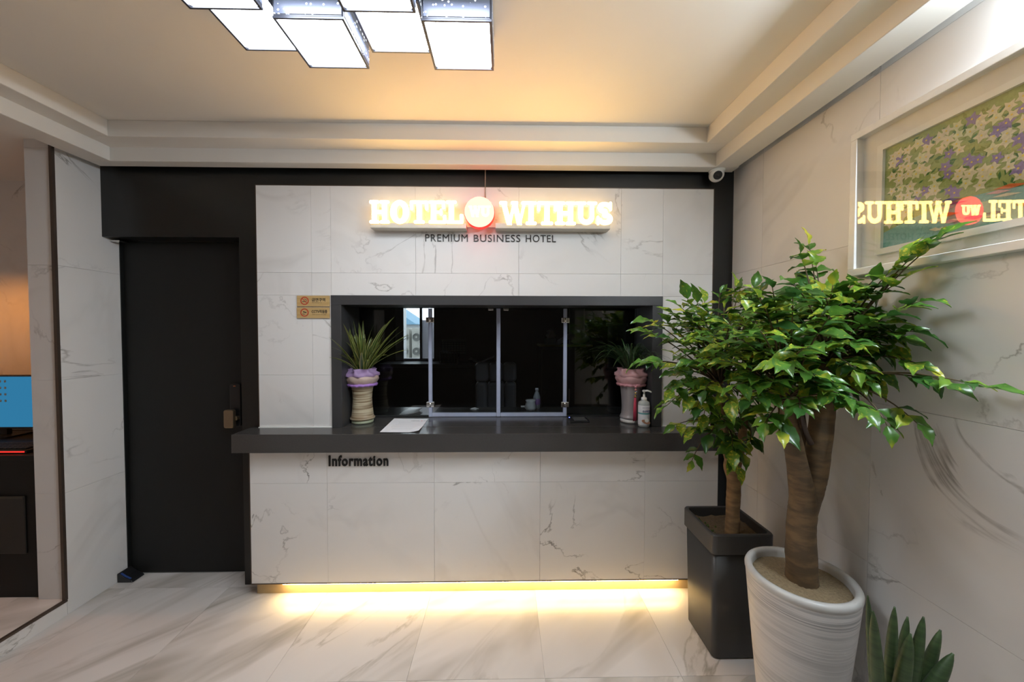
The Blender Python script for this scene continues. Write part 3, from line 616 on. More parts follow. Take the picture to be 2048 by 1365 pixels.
    for k in range(6):
        if kind == 0: var.append(strap_mesh(rr2.uniform(.24, .39), rr2.uniform(.019, .027), rr2.uniform(.9, 1.25), rr2.uniform(.1, .8), k).build('leaf', [m_orch, m_orchy], t).data)
        else: var.append(strap_mesh(rr2.uniform(.30, .44), rr2.uniform(.006, .010), rr2.uniform(.85, 1.2), rr2.uniform(.4, .85), k+20, False).build('leaf', [m_orchd, m_orchd], t).data)
    for o in [c for c in t.children if c.name.startswith('leaf')]: bpy.data.objects.remove(o)
    for k in range(nl):
        o = bpy.data.objects.new('leaf', var[k % 6]); C.objects.link(o); o.parent = t
        a = 2*PI*k*.381966+rr2.uniform(-.3, .3); rad = rr2.uniform(.0, .034)
        o.location = (rad*math.cos(a), rad*math.sin(a), .335*hs)
        s = rr2.uniform(.8, 1.1); e_ = Vector((rr2.uniform(-.15, .15), rr2.uniform(-.2, .25), a)); sx = 1.25
        reach = max(v_.co.x+b.x for v_ in var[k % 6].vertices)
        lim = 9.
        if math.sin(a) > .05: lim = min(lim, (GY-.02-b.y-.03)/math.sin(a))
        if math.cos(a)*(-1 if kind == 0 else 1) > .25: lim = min(lim, ((b.x+.949) if kind == 0 else (.867-b.x))/abs(math.cos(a))+(.10 if math.sin(a) < -.8 else -.02))
        if reach*sx*s > lim: sx = max(.12, (lim-.01)/(reach*s)); e_.y = -.0
        o.rotation_euler = e_; o.scale = (s*sx, s, s*(1 if sx > .9 else 1.05))
    # mesh data was built around the vase base: shift it so leaves start at their own origin
    for me in var:
        off = -b
        for v_ in me.vertices: v_.co -= off
    return t
orchid(726, 846, 'variegated orchid in a straw-coloured vase with lilac wrap', 0)
orchid(1262, 843, 'dark narrow-leaved orchid in a silver vase with pink wrap and tassel', 1)

# hand sanitiser
sb = at(1288, 852, Z=ZS)
bt = thing('sanitizer_bottle', 'clear pump bottle of hand sanitiser beside the silver orchid vase', 'bottle', (sb.x, sb.y, ZS)); cb = Vector((sb.x, sb.y, ZS))
MB().lathe([(.030, .0003), (.033, .004), (.033, .135), (.030, .146), (.018, .153), (.014, .156)], cb, 32).build('body', mat('clear gel plastic', (.70, .75, .74), .12, trans=.35, ior=1.3), bt)
m_lab = bands('bottle label', (.78, .79, .82), (.70, .73, .78), .4, (1, 1, 12), 1.)
lb = MB().lathe([(.0334, .012), (.0336, .013), (.0336, .127), (.0334, .128)], cb, 32, cap=(False, False)).build('label', m_lab, bt)
MB().lathe([(.0338, .076), (.034, .077), (.034, .084), (.0338, .085)], cb, 32, cap=(False, False)).build('label_band', mat('teal print', (.12, .35, .36), .5), lb)
text_mesh('손소독겔', cb.x-.021, ZS+.088, cb.y-.0345, .015, .042, 'lettering', mat('navy print', (.05, .05, .2), .5), lb, .0008, bold=.02)
text_mesh('HAND SANITIZER', cb.x-.021, ZS+.114, cb.y-.0345, .004, .042, 'lettering', mat('navy print', (.05, .05, .2), .5), lb, .0005)
MB().prism([(cb.x+.001+.024*math.cos(a*PI/12), ZS+.033+.012*math.sin(a*PI/12)-.006*math.cos(a*PI/12)) for a in range(24)], 'y', cb.y-.0352, cb.y-.026).build('label_picture', mat('skin tone print', (.48, .25, .16), .5), lb)
MB().prism([(cb.x+.004+.012*math.cos(a*PI/10), ZS+.042+.012*math.sin(a*PI/10)) for a in range(20)], 'y', cb.y-.0356, cb.y-.026).build('label_foam', m_pw, lb)
pu = MB().lathe([(.016, .152), (.016, .170), (.011, .174), (.007, .176), (.006, .190)], cb, 24).build('pump_collar', m_pw, bt)
MB().lathe([(.005, .188), (.0055, .205), (.010, .206), (.010, .214), (.006, .217)], cb, 20).tube([cb+Vector((0, 0, .211)), cb+Vector((.018, -.006, .213)), cb+Vector((.034, -.012, .208)), cb+Vector((.038, -.013, .203))], [.006, .0055, .0045, .004], 10).build('pump_head', m_pw, pu)

# card reader pad
c0 = at(1141, 846, Z=ZS); c1 = at(1181, 846, Z=ZS); yb_ = at(1160, 836.5, Z=ZS).y
pad = thing('card_pad', 'small flat black pad with a blue indicator light on the countertop', 'card reader', ((c0.x+c1.x)/2, c0.y+.05, ZS))
MB().prism(rrect(c0.x, c1.x, c0.y, yb_, .006), 'z', ZS+.0003, ZS+.010).build('body', m_dark, pad, bevel=.002)
B(c0.x+.028, c1.x-.014, c0.y+.016, yb_-.012, ZS+.0101, ZS+.0112).build('plate', mat('dark glossy plate', (.10, .10, .105), .12), pad)
MB().lathe([(.0035, .010), (.0035, .0115)], (c0.x+.012, yb_-.022, ZS), 12).build('indicator', glow('blue led', (.15, .2, 1), 6), pad)

# price sheet
ps = thing('paper_sheet', 'white printed paper sheet lying on the countertop', 'paper', (-.6, 2.18, ZS))
px = [(at(u, v, Z=ZS).x, at(u, v, Z=ZS).y) for u, v in ((760, 866), (838, 866), (856, 839.5), (789, 838.5))]
mb = MB(); n = 8; vs = []
for i in range(n+1):
    for j in range(n+1):
        s, t_ = i/n, j/n
        a = Vector(px[0])*(1-s)+Vector(px[1])*s; b_ = Vector(px[3])*(1-s)+Vector(px[2])*s; p = a*(1-t_)+b_*t_
        vs.append((p.x, p.y, ZS+.0012+.012*max(0, s-.72)**2*12*max(0, .45-t_)*2))
mb.add(vs, [[i*(n+1)+j, (i+1)*(n+1)+j, (i+1)*(n+1)+j+1, i*(n+1)+j+1] for i in range(n) for j in range(n)], 0, True)
mb.add([(v[0], v[1], v[2]-.0004) for v in vs], [[i*(n+1)+j, i*(n+1)+j+1, (i+1)*(n+1)+j+1, (i+1)*(n+1)+j] for i in range(n) for j in range(n)], 0, True)
sh = mb.build('sheet', m_pap, ps)
text_mesh('HOTEL', -.585, ZS+.0014, 2.288, .011, .055, 'heading', m_ink, sh, .0002, axis='z', bold=.02)
text_mesh('WITHUS', -.512, ZS+.0014, 2.288, .011, .05, 'heading', m_ink, sh, .0002, axis='z', bold=.02)
MB().lathe([(.006, 0), (.006, .0002)], (-.521, 2.294, ZS+.0014), 14).build('heading_dot', m_red, sh)
rl = MB()
for k in range(9): rl.box(-.66+.012*math.sin(k), -.50, 2.27-.022*k, 2.2715-.022*k, ZS+.0014, ZS+.0016)
rl.build('print_rule', mat('grey print', (.5, .5, .53), .7), sh)

# ================================================================== POTTED TREES
def leaf_data(name, mats, seed):
    r = random.Random(seed); mb = MB(); n = 9; rows = []; ph = r.uniform(0, 6); bend = r.uniform(.25, .75)
    for i in range(n+1):
        t = i/n; w = .24*math.sin(PI*min(1, t*1.12)**.85)**.9 if t < .78 else .24*.62*(1-(t-.78)/.22)**1.5*1.0
        if i == 0: w = .015
        if i == n: w = .004
        w *= 1+.07*math.sin(t*21+ph)
        x = t*(1-.12*bend*t); z = .10*math.sin(PI*t*.6)-bend*.42*t**2
        wav = .045*math.sin(t*15+ph)*(w/.24); wav2 = .045*math.sin(t*13+ph+2)*(w/.24)
        rows.append([(x+.02*math.sin(t*9), -w, z+w*.22+wav), (x, -w*.5, z+w*.05), (x, 0, z-.02), (x, w*.5, z+w*.05), (x-.02*math.sin(t*8), w, z+w*.22+wav2)])
    k = len(rows[0]); mb.v = [Vector(p) for q in rows for p in q]
    for i in range(n):
        for j in range(k-1): mb.f.append([i*k+j, i*k+j+1, (i+1)*k+j+1, (i+1)*k+j]); mb.m.append(0); mb.sm.append(True)
    o = mb.build(name, mats); me = o.data; bpy.data.objects.remove(o); return me
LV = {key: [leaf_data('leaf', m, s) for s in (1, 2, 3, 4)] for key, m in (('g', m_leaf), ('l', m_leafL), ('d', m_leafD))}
XLIM = XR-.05
def canopy(tree, hubs, targets, seed, lmin, lmax, keep=300):
    """twigs from the trunk tops to every target; pinnate leaves along the last third of each twig"""
    r = random.Random(seed); org = wl(tree); leaves = []
    for (u, v, Y, n, shade) in targets:
        tip = at(u, v, Y=Y)
        if tip.x > XLIM-.01: tip = at(u, v, X=XLIM-.02)
        hub = min(hubs, key=lambda h: (Vector(h)-tip).length); hub = Vector(hub)
        d = tip-hub; L_ = d.length
        mid = hub+d*.5+Vector((0, 0, .10*L_+.03))+Vector((r.uniform(-.03, .03), r.uniform(-.03, .03), 0))
        path = []
        for i in range(9):
            t = i/8; p = hub*(1-t)**2+mid*2*t*(1-t)+tip*t*t; p.x = min(p.x, XLIM-.006); path.append(p)
        MB().tube(path, [.0048*(1-.72*i/8) for i in range(9)], 5).build('twig', m_twig, tree)
        ts = [1.0]+[1-(.10+.105*k)*min(1, .34/L_) for k in range((n+1)//2) for _ in (0, 1)]
        for k, t in enumerate(ts[:n]):
            i = max(0, min(7, int(t*8))); fr_ = t*8-i
            p = path[i].lerp(path[min(8, i+1)], min(1, fr_)); tan = (path[min(8, i+1)]-path[max(0, i-1)]).normalized()
            side = tan.cross(Vector((0, 0, 1)));
            if side.length < .05: side = Vector((1, 0, 0))
            side.normalize()
            sg_ = 0 if k == 0 else (1 if k % 2 else -1)
            dirv = (tan*(.9 if k == 0 else .55)+side*sg_*r.uniform(.6, 1.05)+Vector((0, 0, r.uniform(-.55, .12)))+Vector((r.uniform(-.2, .2), r.uniform(-.2, .2), 0))).normalized()
            L1 = r.uniform(lmin, lmax)*(1.12 if k == 0 else 1)
            end = p+dirv*L1
            if end.x > XLIM: dirv.x -= (end.x-XLIM)/L1*1.25; dirv.normalize()
            if p.x > XLIM-.012: p.x = XLIM-.012
            nup = Vector((r.uniform(-.45, .45), r.uniform(-.75, .25), 1)); y_ = nup.cross(dirv).normalized(); z_ = dirv.cross(y_)
            mtx = Matrix((dirv, y_, z_)).transposed().to_4x4(); mtx.translation = p-org
            mtx.translation.x -= max(0, max((mtx @ (v_.co*L1)).x for v_ in LV['g'][0].vertices)+org.x-XLIM)
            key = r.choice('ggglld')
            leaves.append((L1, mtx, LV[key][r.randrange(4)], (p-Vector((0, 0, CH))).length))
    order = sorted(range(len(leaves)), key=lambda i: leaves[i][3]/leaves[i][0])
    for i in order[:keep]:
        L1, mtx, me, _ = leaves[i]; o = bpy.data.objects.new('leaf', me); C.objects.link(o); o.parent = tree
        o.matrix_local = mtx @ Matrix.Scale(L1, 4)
    rest = order[keep:]
    if rest:
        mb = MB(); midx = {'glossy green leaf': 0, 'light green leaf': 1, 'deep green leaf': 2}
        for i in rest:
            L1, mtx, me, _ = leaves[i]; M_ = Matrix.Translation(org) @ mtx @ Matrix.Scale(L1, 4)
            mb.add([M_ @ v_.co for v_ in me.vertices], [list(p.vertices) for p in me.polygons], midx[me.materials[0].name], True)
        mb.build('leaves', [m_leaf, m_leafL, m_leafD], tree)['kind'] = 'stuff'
    return len(leaves)
def wobble_tube(mb, path, rad, n=18, seed=1, amp=.06):
    r = random.Random(seed); pts = [Vector(p) for p in path]; P, Q = [], []
    S = 6
    for i in range(len(pts)-1):
        for s in range(S):
            t = s/S; a, b, c, d = pts[max(0, i-1)], pts[i], pts[i+1], pts[min(len(pts)-1, i+2)]
            P.append(.5*((2*b)+(c-a)*t+(2*a-5*b+4*c-d)*t*t+(3*b-a-3*c+d)*t**3)); Q.append(rad[i]*(1-t)+rad[i+1]*t)
    P.append(pts[-1]); Q.append(rad[-1]); k = len(mb.v)
    mb.tube(P, Q, n)
    for v_ in mb.v[k:]:
        nn = noise.noise(v_*14+Vector((seed, 0, 0)))*amp+noise.noise(v_*45)*amp*.5
        i = min(range(len(P)), key=lambda q: (P[q]-v_).length_squared); dv = v_-P[i]; v_ += dv*nn
    return mb

# --- round pot with the forked tree
PC = Vector((1.1176, 1.3438, 0))
tree = thing('potted_tree', 'forked thick-trunked tree in a round brushed white pot', 'potted plant', PC)
prof = [(.118, .012), (.121, .016), (.131, .10), (.146, .25), (.160, .40), (.1705, .52), (.1745, .566), (.1735, .572), (.1775, .580), (.178, .590), (.1745, .598), (.165, .601), (.155, .598), (.152, .588), (.151, .55)]
pot = MB().lathe(prof[:8], PC, 64, cap=(True, False)).build('pot', m_pot, tree)
MB().lathe(prof[7:], PC, 64, cap=(False, False)).build('pot_rim', m_rim, tree)
MB().lathe([(.10, .0005), (.185, .001), (.196, .020), (.190, .023), (.178, .012), (.118, .012)], PC, 48).build('saucer', m_rim, tree)
so_ = MB(); nr = 8
rs = []
for i in range(nr+1):
    rr_ = .1515*i/nr+.0005
    rs.append([(PC.x+rr_*math.cos(2*PI*j/40), PC.y+rr_*math.sin(2*PI*j/40), .568+.010*(1-i/nr)+.005*noise.noise(Vector((rr_*40*math.cos(j), rr_*40*math.sin(j), 3)))) for j in range(40)])
so_.rings(rs, cap=(True, False)).build('soil', m_soil, tree)
TY = 1.37
tp = lambda u, v, Y=TY: at(u, v, Y=Y)
b0 = at(1606, 1158, Z=.575); TY = b0.y
tk = MB(); pxr = lambda px_: px_*.82*TY/F
wobble_tube(tk, [Vector((b0.x, b0.y, .55)), tp(1604, 1120, TY), tp(1603, 1060, TY), tp(1607, 1010, TY), tp(1601, 960, TY-.01), tp(1590, 900, TY-.02), tp(1579, 845, TY-.02), tp(1570, 800, TY-.02)], [pxr(36), pxr(33), pxr(31), pxr(31), pxr(25), pxr(21), pxr(19), pxr(16)], seed=2)
wobble_tube(tk, [tp(1606, 1050, TY), tp(1614, 1010, TY), tp(1628, 960, TY+.01), tp(1639, 890, TY), tp(1645, 830, TY), tp(1652, 770, TY), tp(1656, 720, TY)], [pxr(24), pxr(27), pxr(27), pxr(26), pxr(26), pxr(23), pxr(18)], seed=5)
wobble_tube(tk, [tp(1604, 1000, TY+.04), tp(1608, 940, TY+.06), tp(1604, 880, TY+.08), tp(1597, 820, TY+.09), tp(1590, 770, TY+.1)], [pxr(20), pxr(17), pxr(15), pxr(13), pxr(11)], seed=9)
tk.build('trunk', m_bark, tree)
tw = MB(); wobble_tube(tw, [tp(1622, 885, TY-.02), tp(1612, 862, TY-.05), tp(1605, 835, TY-.06), tp(1600, 800, TY-.07)], [.010, .008, .007, .005], n=10); tw.build('side_shoot', mat('dark shoot', (.05, .03, .02), .6), tree)
ta = random.Random(21); T = []
hubA = [tp(1572, 800, TY-.02), tp(1655, 722, TY), tp(1655, 760, TY), tp(1590, 775, TY+.1)]
def fill(poly, count, y0, y1, shades, n=(7, 9), rnd=ta, mind=14):
    got = []; tries = 0
    us = [p[0] for p in poly]; vs_ = [p[1] for p in poly]
    while len(got) < count and tries < 6000:
        tries += 1; u, v = rnd.uniform(min(us), max(us)), rnd.uniform(min(vs_), max(vs_)); ins = False; j = len(poly)-1
        for i in range(len(poly)):
            if (poly[i][1] > v) != (poly[j][1] > v) and u < (poly[j][0]-poly[i][0])*(v-poly[i][1])/(poly[j][1]-poly[i][1])+poly[i][0]: ins = not ins
            j = i
        if not ins or any((u-g[0])**2+(v-g[1])**2 < mind**2 for g in got): continue
        got.append((u, v, rnd.uniform(y0, y1), rnd.randint(*n), rnd.choice(shades)))
    return got
T += fill([(1480, 600), (1560, 560), (1640, 560), (1720, 580), (1790, 610), (1800, 690), (1760, 760), (1700, 790), (1600, 790), (1520, 800), (1470, 730), (1450, 650)], 96, 1.10, 1.46, 'gglgd')
# sprigs reaching out of the crown
T += [(1617, 487, 1.42, 6, 'g'), (1600, 505, 1.36, 5, 'g'), (1632, 530, 1.4, 5, 'd'), (1872, 482, 1.10, 4, 'g'), (1825, 510, 1.14, 5, 'g'), (1775, 545, 1.18, 6, 'g'), (1745, 560, 1.2, 7, 'd'), (1700, 570, 1.25, 7, 'g'), (1800, 560, 1.15, 6, 'd'),
      (1965, 770, 1.0, 4, 'd'), (1890, 765, 1.05, 6, 'g'), (1835, 845, 1.08, 5, 'g'), (1775, 850, 1.1, 5, 'g'), (1715, 812, 1.05, 5, 'd'), (1690, 800, 1.12, 5, 'g'), (1840, 600, 1.1, 5, 'g'), (1835, 660, 1.12, 5, 'd'), (1850, 730, 1.1, 5, 'd'),
      (1730, 760, 1.2, 7, 'd'), (1560, 860, 1.12, 6, 'l'), (1530, 845, 1.15, 6, 'g'), (1600, 815, 1.1, 7, 'g'), (1500, 800, 1.15, 7, 'g'), (1470, 770, 1.18, 7, 'l'), (1440, 720, 1.2, 7, 'l'), (1420, 680, 1.25, 7, 'l'), (1560, 720, 1.02, 7, 'g'), (1620, 690, 1.02, 7, 'g'), (1520, 660, 1.05, 7, 'l'), (1660, 630, 1.05, 7, 'g')]
canopy(tree, hubA, T, 5, .058, .100)
# --- square planter with the smaller tree
PX_0, PX_1, PY_0, PY_1, PZ_ = .94, 1.222, 1.613, 1.893, .592
pl = thing('planter_tree', 'small leafy tree in a tall square charcoal planter', 'potted plant', ((PX_0+PX_1)/2, (PY_0+PY_1)/2, 0))
m_pl = mat('charcoal planter plastic', (.045, .044, .043), .42, var=.05)
def tap(i, o): return [(x, y) for x, y in rrect(PX_0+i, PX_1-i, PY_0+i, PY_1-i, .022, 5)]
lv = [(.024, .0008), (.018, .01), (.008, .50)]
MB().rings([[(x, y, z) for x, y in tap(i, 0)] for i, z in lv]).build('pot', m_pl, pl)
MB().rings([[(x, y, z) for x, y in tap(i, 0)] for i, z in ((.008, .498), (-.001, .502), (-.001, .586), (.002, .592), (.012, .592), (.014, .588), (.016, .53))], cap=(False, False), smooth=False).build('pot_rim', m_pl, pl)
sp_ = MB(); g = 12; vs = []
for i in range(g+1):
    for j in range(g+1):
        x, y = PX_0+.017+(PX_1-PX_0-.034)*i/g, PY_0+.017+(PY_1-PY_0-.034)*j/g; vs.append((x, y, .548+.012*noise.noise(Vector((x*30, y*30, 1)))))
sp_.add(vs, [[i*(g+1)+j, (i+1)*(g+1)+j, (i+1)*(g+1)+j+1, i*(g+1)+j+1] for i in range(g) for j in range(g)], 0, True).build('soil', m_soil2, pl)
mo = MB(); rr3 = random.Random(4)
for k in range(60):
    x, y = PX_0+.025+abs(rr3.gauss(0, .02)), rr3.uniform(PY_0+.05, PY_1-.05); mo.lathe([(.001, 0), (.005, .003), (.003, .008), (.0005, .010)], (x, y, .549), 5)
mo.build('moss', mat('moss', (.05, .09, .02), .9), pl)['kind'] = 'stuff'
b1 = at(1465, 1072, Z=.55); TB = b1.y; tq = lambda u, v, Y=None: at(u, v, Y=Y or TB); pr_ = lambda p: p*.86*TB/F
tk2 = MB(); wobble_tube(tk2, [Vector((b1.x, b1.y, .53)), tq(1466, 1040), tq(1467, 1000), tq(1468, 960), tq(1465, 935), tq(1466, 912)], [pr_(16), pr_(15.5), pr_(15), pr_(15), pr_(18), pr_(15)], n=16, seed=3, amp=.09)
wobble_tube(tk2, [tq(1470, 940), tq(1480, 900), tq(1488, 850), tq(1490, 790)], [pr_(13), pr_(10), pr_(8), pr_(6)], n=12, seed=4)
wobble_tube(tk2, [tq(1462, 930), tq(1450, 890), tq(1446, 830), tq(1440, 770)], [pr_(9), pr_(8), pr_(6), pr_(5)], n=12, seed=6)
tk2.build('trunk', m_bark2, pl)
tb_ = random.Random(33)
T2 = fill([(1345, 620), (1420, 590), (1500, 570), (1560, 590), (1570, 700), (1540, 800), (1500, 880), (1440, 900), (1400, 850), (1370, 790), (1330, 730), (1310, 680)], 84, 1.46, 1.86, 'gllgl', rnd=tb_)
T2 += [(1285, 660, 1.55, 6, 'l'), (1300, 640, 1.6, 6, 'l'), (1345, 625, 1.7, 6, 'd'), (1375, 597, 1.7, 5, 'd'), (1300, 725, 1.5, 6, 'l'), (1285, 722, 1.55, 5, 'l'), (1345, 780, 1.5, 7, 'l'), (1335, 810, 1.55, 5, 'l'), (1350, 850, 1.6, 3, 'd'),
       (1420, 868, 1.5, 6, 'l'), (1388, 862, 1.55, 5, 'g'), (1385, 920, 1.6, 4, 'd'), (1465, 900, 1.5, 7, 'd'), (1485, 905, 1.55, 6, 'd'), (1475, 930, 1.6, 5, 'd'), (1500, 885, 1.6, 5, 'd'), (1440, 585, 1.75, 5, 'g'), (1470, 572, 1.7, 5, 'g'), (1395, 620, 1.7, 6, 'd'),
       (1400, 660, 1.4, 8, 'l'), (1430, 700, 1.38, 8, 'l'), (1380, 720, 1.42, 8, 'l'), (1460, 640, 1.4, 8, 'l'), (1460, 800, 1.4, 8, 'g'), (1410, 780, 1.42, 8, 'l')]
canopy(pl, [tq(1490, 790), tq(1440, 770), tq(1488, 850), tq(1447, 850)], T2, 8, .055, .098)

# --- cylindrical snake plant
SP = Vector((1.11, .965, 0)); SPY = SP.y
sn = thing('snake_plant', 'cylindrical snake plant with stiff green spears beside the round pot', 'potted plant', SP)
MB().lathe([(.085, .001), (.095, .01), (.115, .34), (.122, .345), (.122, .375), (.112, .375), (.108, .34)], SP, 36, cap=(True, True)).build('pot', m_pl, sn)
MB().lathe([(.001, .352), (.1085, .35)], SP, 30, cap=(False, False)).build('soil', m_soil, sn)
for (u, v, ub, w, dy) in [(1737, 1190, 1755, 15, .0), (1748, 1221, 1762, 20, -.02), (1791, 1212, 1776, 19, .02), (1817, 1232, 1790, 19, .03), (1823, 1266, 1795, 25, -.03), (1849, 1232, 1815, 21, .01), (1883, 1258, 1828, 22, .02), (1908, 1305, 1838, 27, -.02)]:
    tip = at(u, v, Y=SPY+dy); ft = at(ub, 1420, Y=SPY+dy*.6); low = ft+(ft-tip)*((.35-ft.z)/(ft.z-tip.z)); low.x = max(SP.x-.09, min(SP.x+.09, low.x)); low.y = max(SP.y-.08, min(SP.y+.08, low.y)); low.z = .348
    rad = w*.60*SPY/F; path = []; rd = []
    for i in range(17):
        t = 1-(1-i/16)**1.5; p = low.lerp(tip, t); path.append(p); rd.append(rad*(1-.18*t)*(1 if t < .60 else max(.16, (1-((t-.60)/.40)**2.4)**.62)))
    MB().tube(path, rd, 14).build('spear', m_stuck, sn)

# ================================================================== COMPUTER DESK IN THE ALCOVE
dz = .853
dk = thing('computer_desk', 'black computer desk in the raised alcove', 'desk', (-3.0, 2.2, SZ))
B(-3.75, -2.482, 1.965, 2.49, dz-.03, dz).build('top', m_desk, dk, bevel=.003)
B(-3.75, -2.485, 1.975, 2.0, SZ, dz-.03).build('front_panel', m_desk, dk)
B(-2.51, -2.485, 2.0, 2.48, SZ, dz-.03).build('side_panel', m_desk, dk); B(-3.75, -3.725, 2.0, 2.48, SZ, dz-.03).build('side_panel', m_desk, dk)
pn0, pn1 = at(2, 1112, Y=1.97), at(50, 996, Y=1.97)
B(-2.9, pn1.x, 1.968, 1.975, pn0.z, pn1.z).build('cabinet_door', mat('black gloss panel', (.006, .0065, .0055), .35), dk, bevel=.003)
B(-2.9, pn1.x-.0, 1.962, 1.968, pn1.z-.012, pn1.z).build('door_handle', mat('dim metal', (.06, .06, .05), .4, metal=.6), dk)
mo0, mo1 = at(0, 858, Y=2.3), at(68, 757, Y=2.3)
mn = thing('computer_monitor', 'computer monitor with a bright blue desktop screen', 'monitor', (mo1.x-.25, 2.33, dz))
B(mo1.x-.52, mo1.x+.008, 2.302, 2.33, mo0.z-.012, mo1.z+.010).build('case', m_dark, mn, bevel=.003)
B(mo1.x-.512, mo1.x, 2.300, 2.302, mo0.z, mo1.z).build('screen', glow('blue screen', (.03, .19, .36), 1.0), mn)
ic = MB()
for i in range(2):
    for j in range(4): ic.box(mo0.x+.005+i*.03, mo0.x+.017+i*.03, 2.2994, 2.3, mo1.z-.035-j*.04, mo1.z-.022-j*.04)
ic.build('screen_icon', mat('icon grey', (.2, .3, .4), .5), mn)
MB().box(mo1.x-.28, mo1.x-.22, 2.335, 2.36, dz+.005, mo0.z+.1).prism(rrect(mo1.x-.36, mo1.x-.14, 2.27, 2.42, .02), 'z', dz+.0003, dz+.01).build('stand', m_dark, mn)
k0 = at(58, 910, Z=dz)
kb = thing('keyboard', 'gaming keyboard with red backlight on the computer desk', 'keyboard', (k0.x-.2, 2.06, dz))
B(k0.x-.42, k0.x, 1.99, 2.12, dz+.0004, dz+.02).build('body', m_dark, kb, bevel=.004)
ky = MB()
for i in range(15):
    for j in range(4): ky.box(k0.x-.40+i*.0262, k0.x-.40+i*.0262+.021, 2.002+j*.028, 2.024+j*.028, dz+.021, dz+.029)
ky.build('keys', m_darkm, kb)
B(k0.x-.415, k0.x-.006, 1.9895, 1.9915, dz+.008, dz+.014).build('light_bar', glow('red backlight', (1, .02, .015), 2.5), kb)
ms = thing('mouse', 'small dark computer mouse with a green glow beside the keyboard', 'mouse', (k0.x+.055, 2.04, dz))
MB().rings([[(k0.x+.055+.03*s*math.cos(2*PI*j/16), 2.045+.05*s*math.sin(2*PI*j/16), dz+z) for j in range(16)] for s, z in ((.95, .0004), (1, .012), (.85, .026), (.4, .033))]).build('shell', m_dark, ms)
B(k0.x+.05, k0.x+.06, 1.994, 2.001, dz+.008, dz+.014).build('wheel_light', glow('green glow', (.2, .6, .1), .8), ms)
# warm shaded lamp hanging over the desk, outside the frame
lp = thing('pendant_lamp_offscreen', 'warm shaded pendant lamp over the computer desk', 'lamp', (-3.2, 1.93, 1.94))
MB().lathe([(.13, -.02), (.128, .0), (.06, .13), (.02, .15)], (-3.2, 1.93, 1.94), 28, cap=(False, True)).build('shade', mat('dark bronze shade', (.05, .03, .02), .5), lp)
MB().lathe([(.001, -.03), (.03, -.015), (.035, .01), (.015, .05), (.001, .06)], (-3.2, 1.93, 1.95), 16, cap=(False, False)).build('bulb_offscreen', glow('amber bulb', (1, .36, .055), E_DESK), lp)
MB().tube([(-3.2, 1.93, 2.09), (-3.2, 1.93, 2.496)], .004, 6).build('cord', m_dark, lp)

# ================================================================== OFFICE BEHIND THE GLASS
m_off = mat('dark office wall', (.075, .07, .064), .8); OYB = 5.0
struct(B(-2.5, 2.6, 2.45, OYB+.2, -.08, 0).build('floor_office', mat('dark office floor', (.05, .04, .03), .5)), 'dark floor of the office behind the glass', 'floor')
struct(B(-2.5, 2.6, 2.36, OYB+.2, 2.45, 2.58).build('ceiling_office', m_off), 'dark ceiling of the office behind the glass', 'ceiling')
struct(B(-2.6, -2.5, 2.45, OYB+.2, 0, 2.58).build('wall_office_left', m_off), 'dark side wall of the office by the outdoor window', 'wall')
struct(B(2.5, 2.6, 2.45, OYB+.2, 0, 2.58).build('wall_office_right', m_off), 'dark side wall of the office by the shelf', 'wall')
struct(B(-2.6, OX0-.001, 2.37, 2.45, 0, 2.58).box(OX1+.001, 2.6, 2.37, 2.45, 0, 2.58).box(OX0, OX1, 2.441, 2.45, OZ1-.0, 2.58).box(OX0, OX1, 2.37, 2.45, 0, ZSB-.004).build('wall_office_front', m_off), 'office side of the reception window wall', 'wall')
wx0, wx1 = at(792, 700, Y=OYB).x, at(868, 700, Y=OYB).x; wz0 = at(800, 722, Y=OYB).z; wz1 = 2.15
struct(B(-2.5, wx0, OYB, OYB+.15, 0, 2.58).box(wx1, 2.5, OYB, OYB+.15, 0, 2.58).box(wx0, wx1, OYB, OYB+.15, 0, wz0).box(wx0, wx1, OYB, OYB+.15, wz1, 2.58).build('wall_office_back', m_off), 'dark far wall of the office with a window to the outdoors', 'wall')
w2 = struct(B(wx0, wx0+.11, OYB-.02, OYB+.12, wz0, wz1).box(at(839, 700, Y=OYB).x, at(844, 700, Y=OYB).x, OYB+.02, OYB+.08, wz0, wz1).box(wx0, wx1, OYB+.02, OYB+.1, wz0, wz0+.025).build('window_2', m_alu), 'bright metal framed office window with outdoor air conditioners beyond', 'window')
xa, xb = at(844, 700, Y=OYB).x, wx1
B(xa, xb, OYB+.05, OYB+.06, wz0, at(850, 641, Y=OYB).z).build('screen_panel', mat('grey insect screen', (.45, .45, .50), .6, trans=.5, ior=1.05), w2)
B(wx0+.11, xa-.03, OYB+.05, OYB+.056, wz0, wz1).build('pane', m_glass, w2)
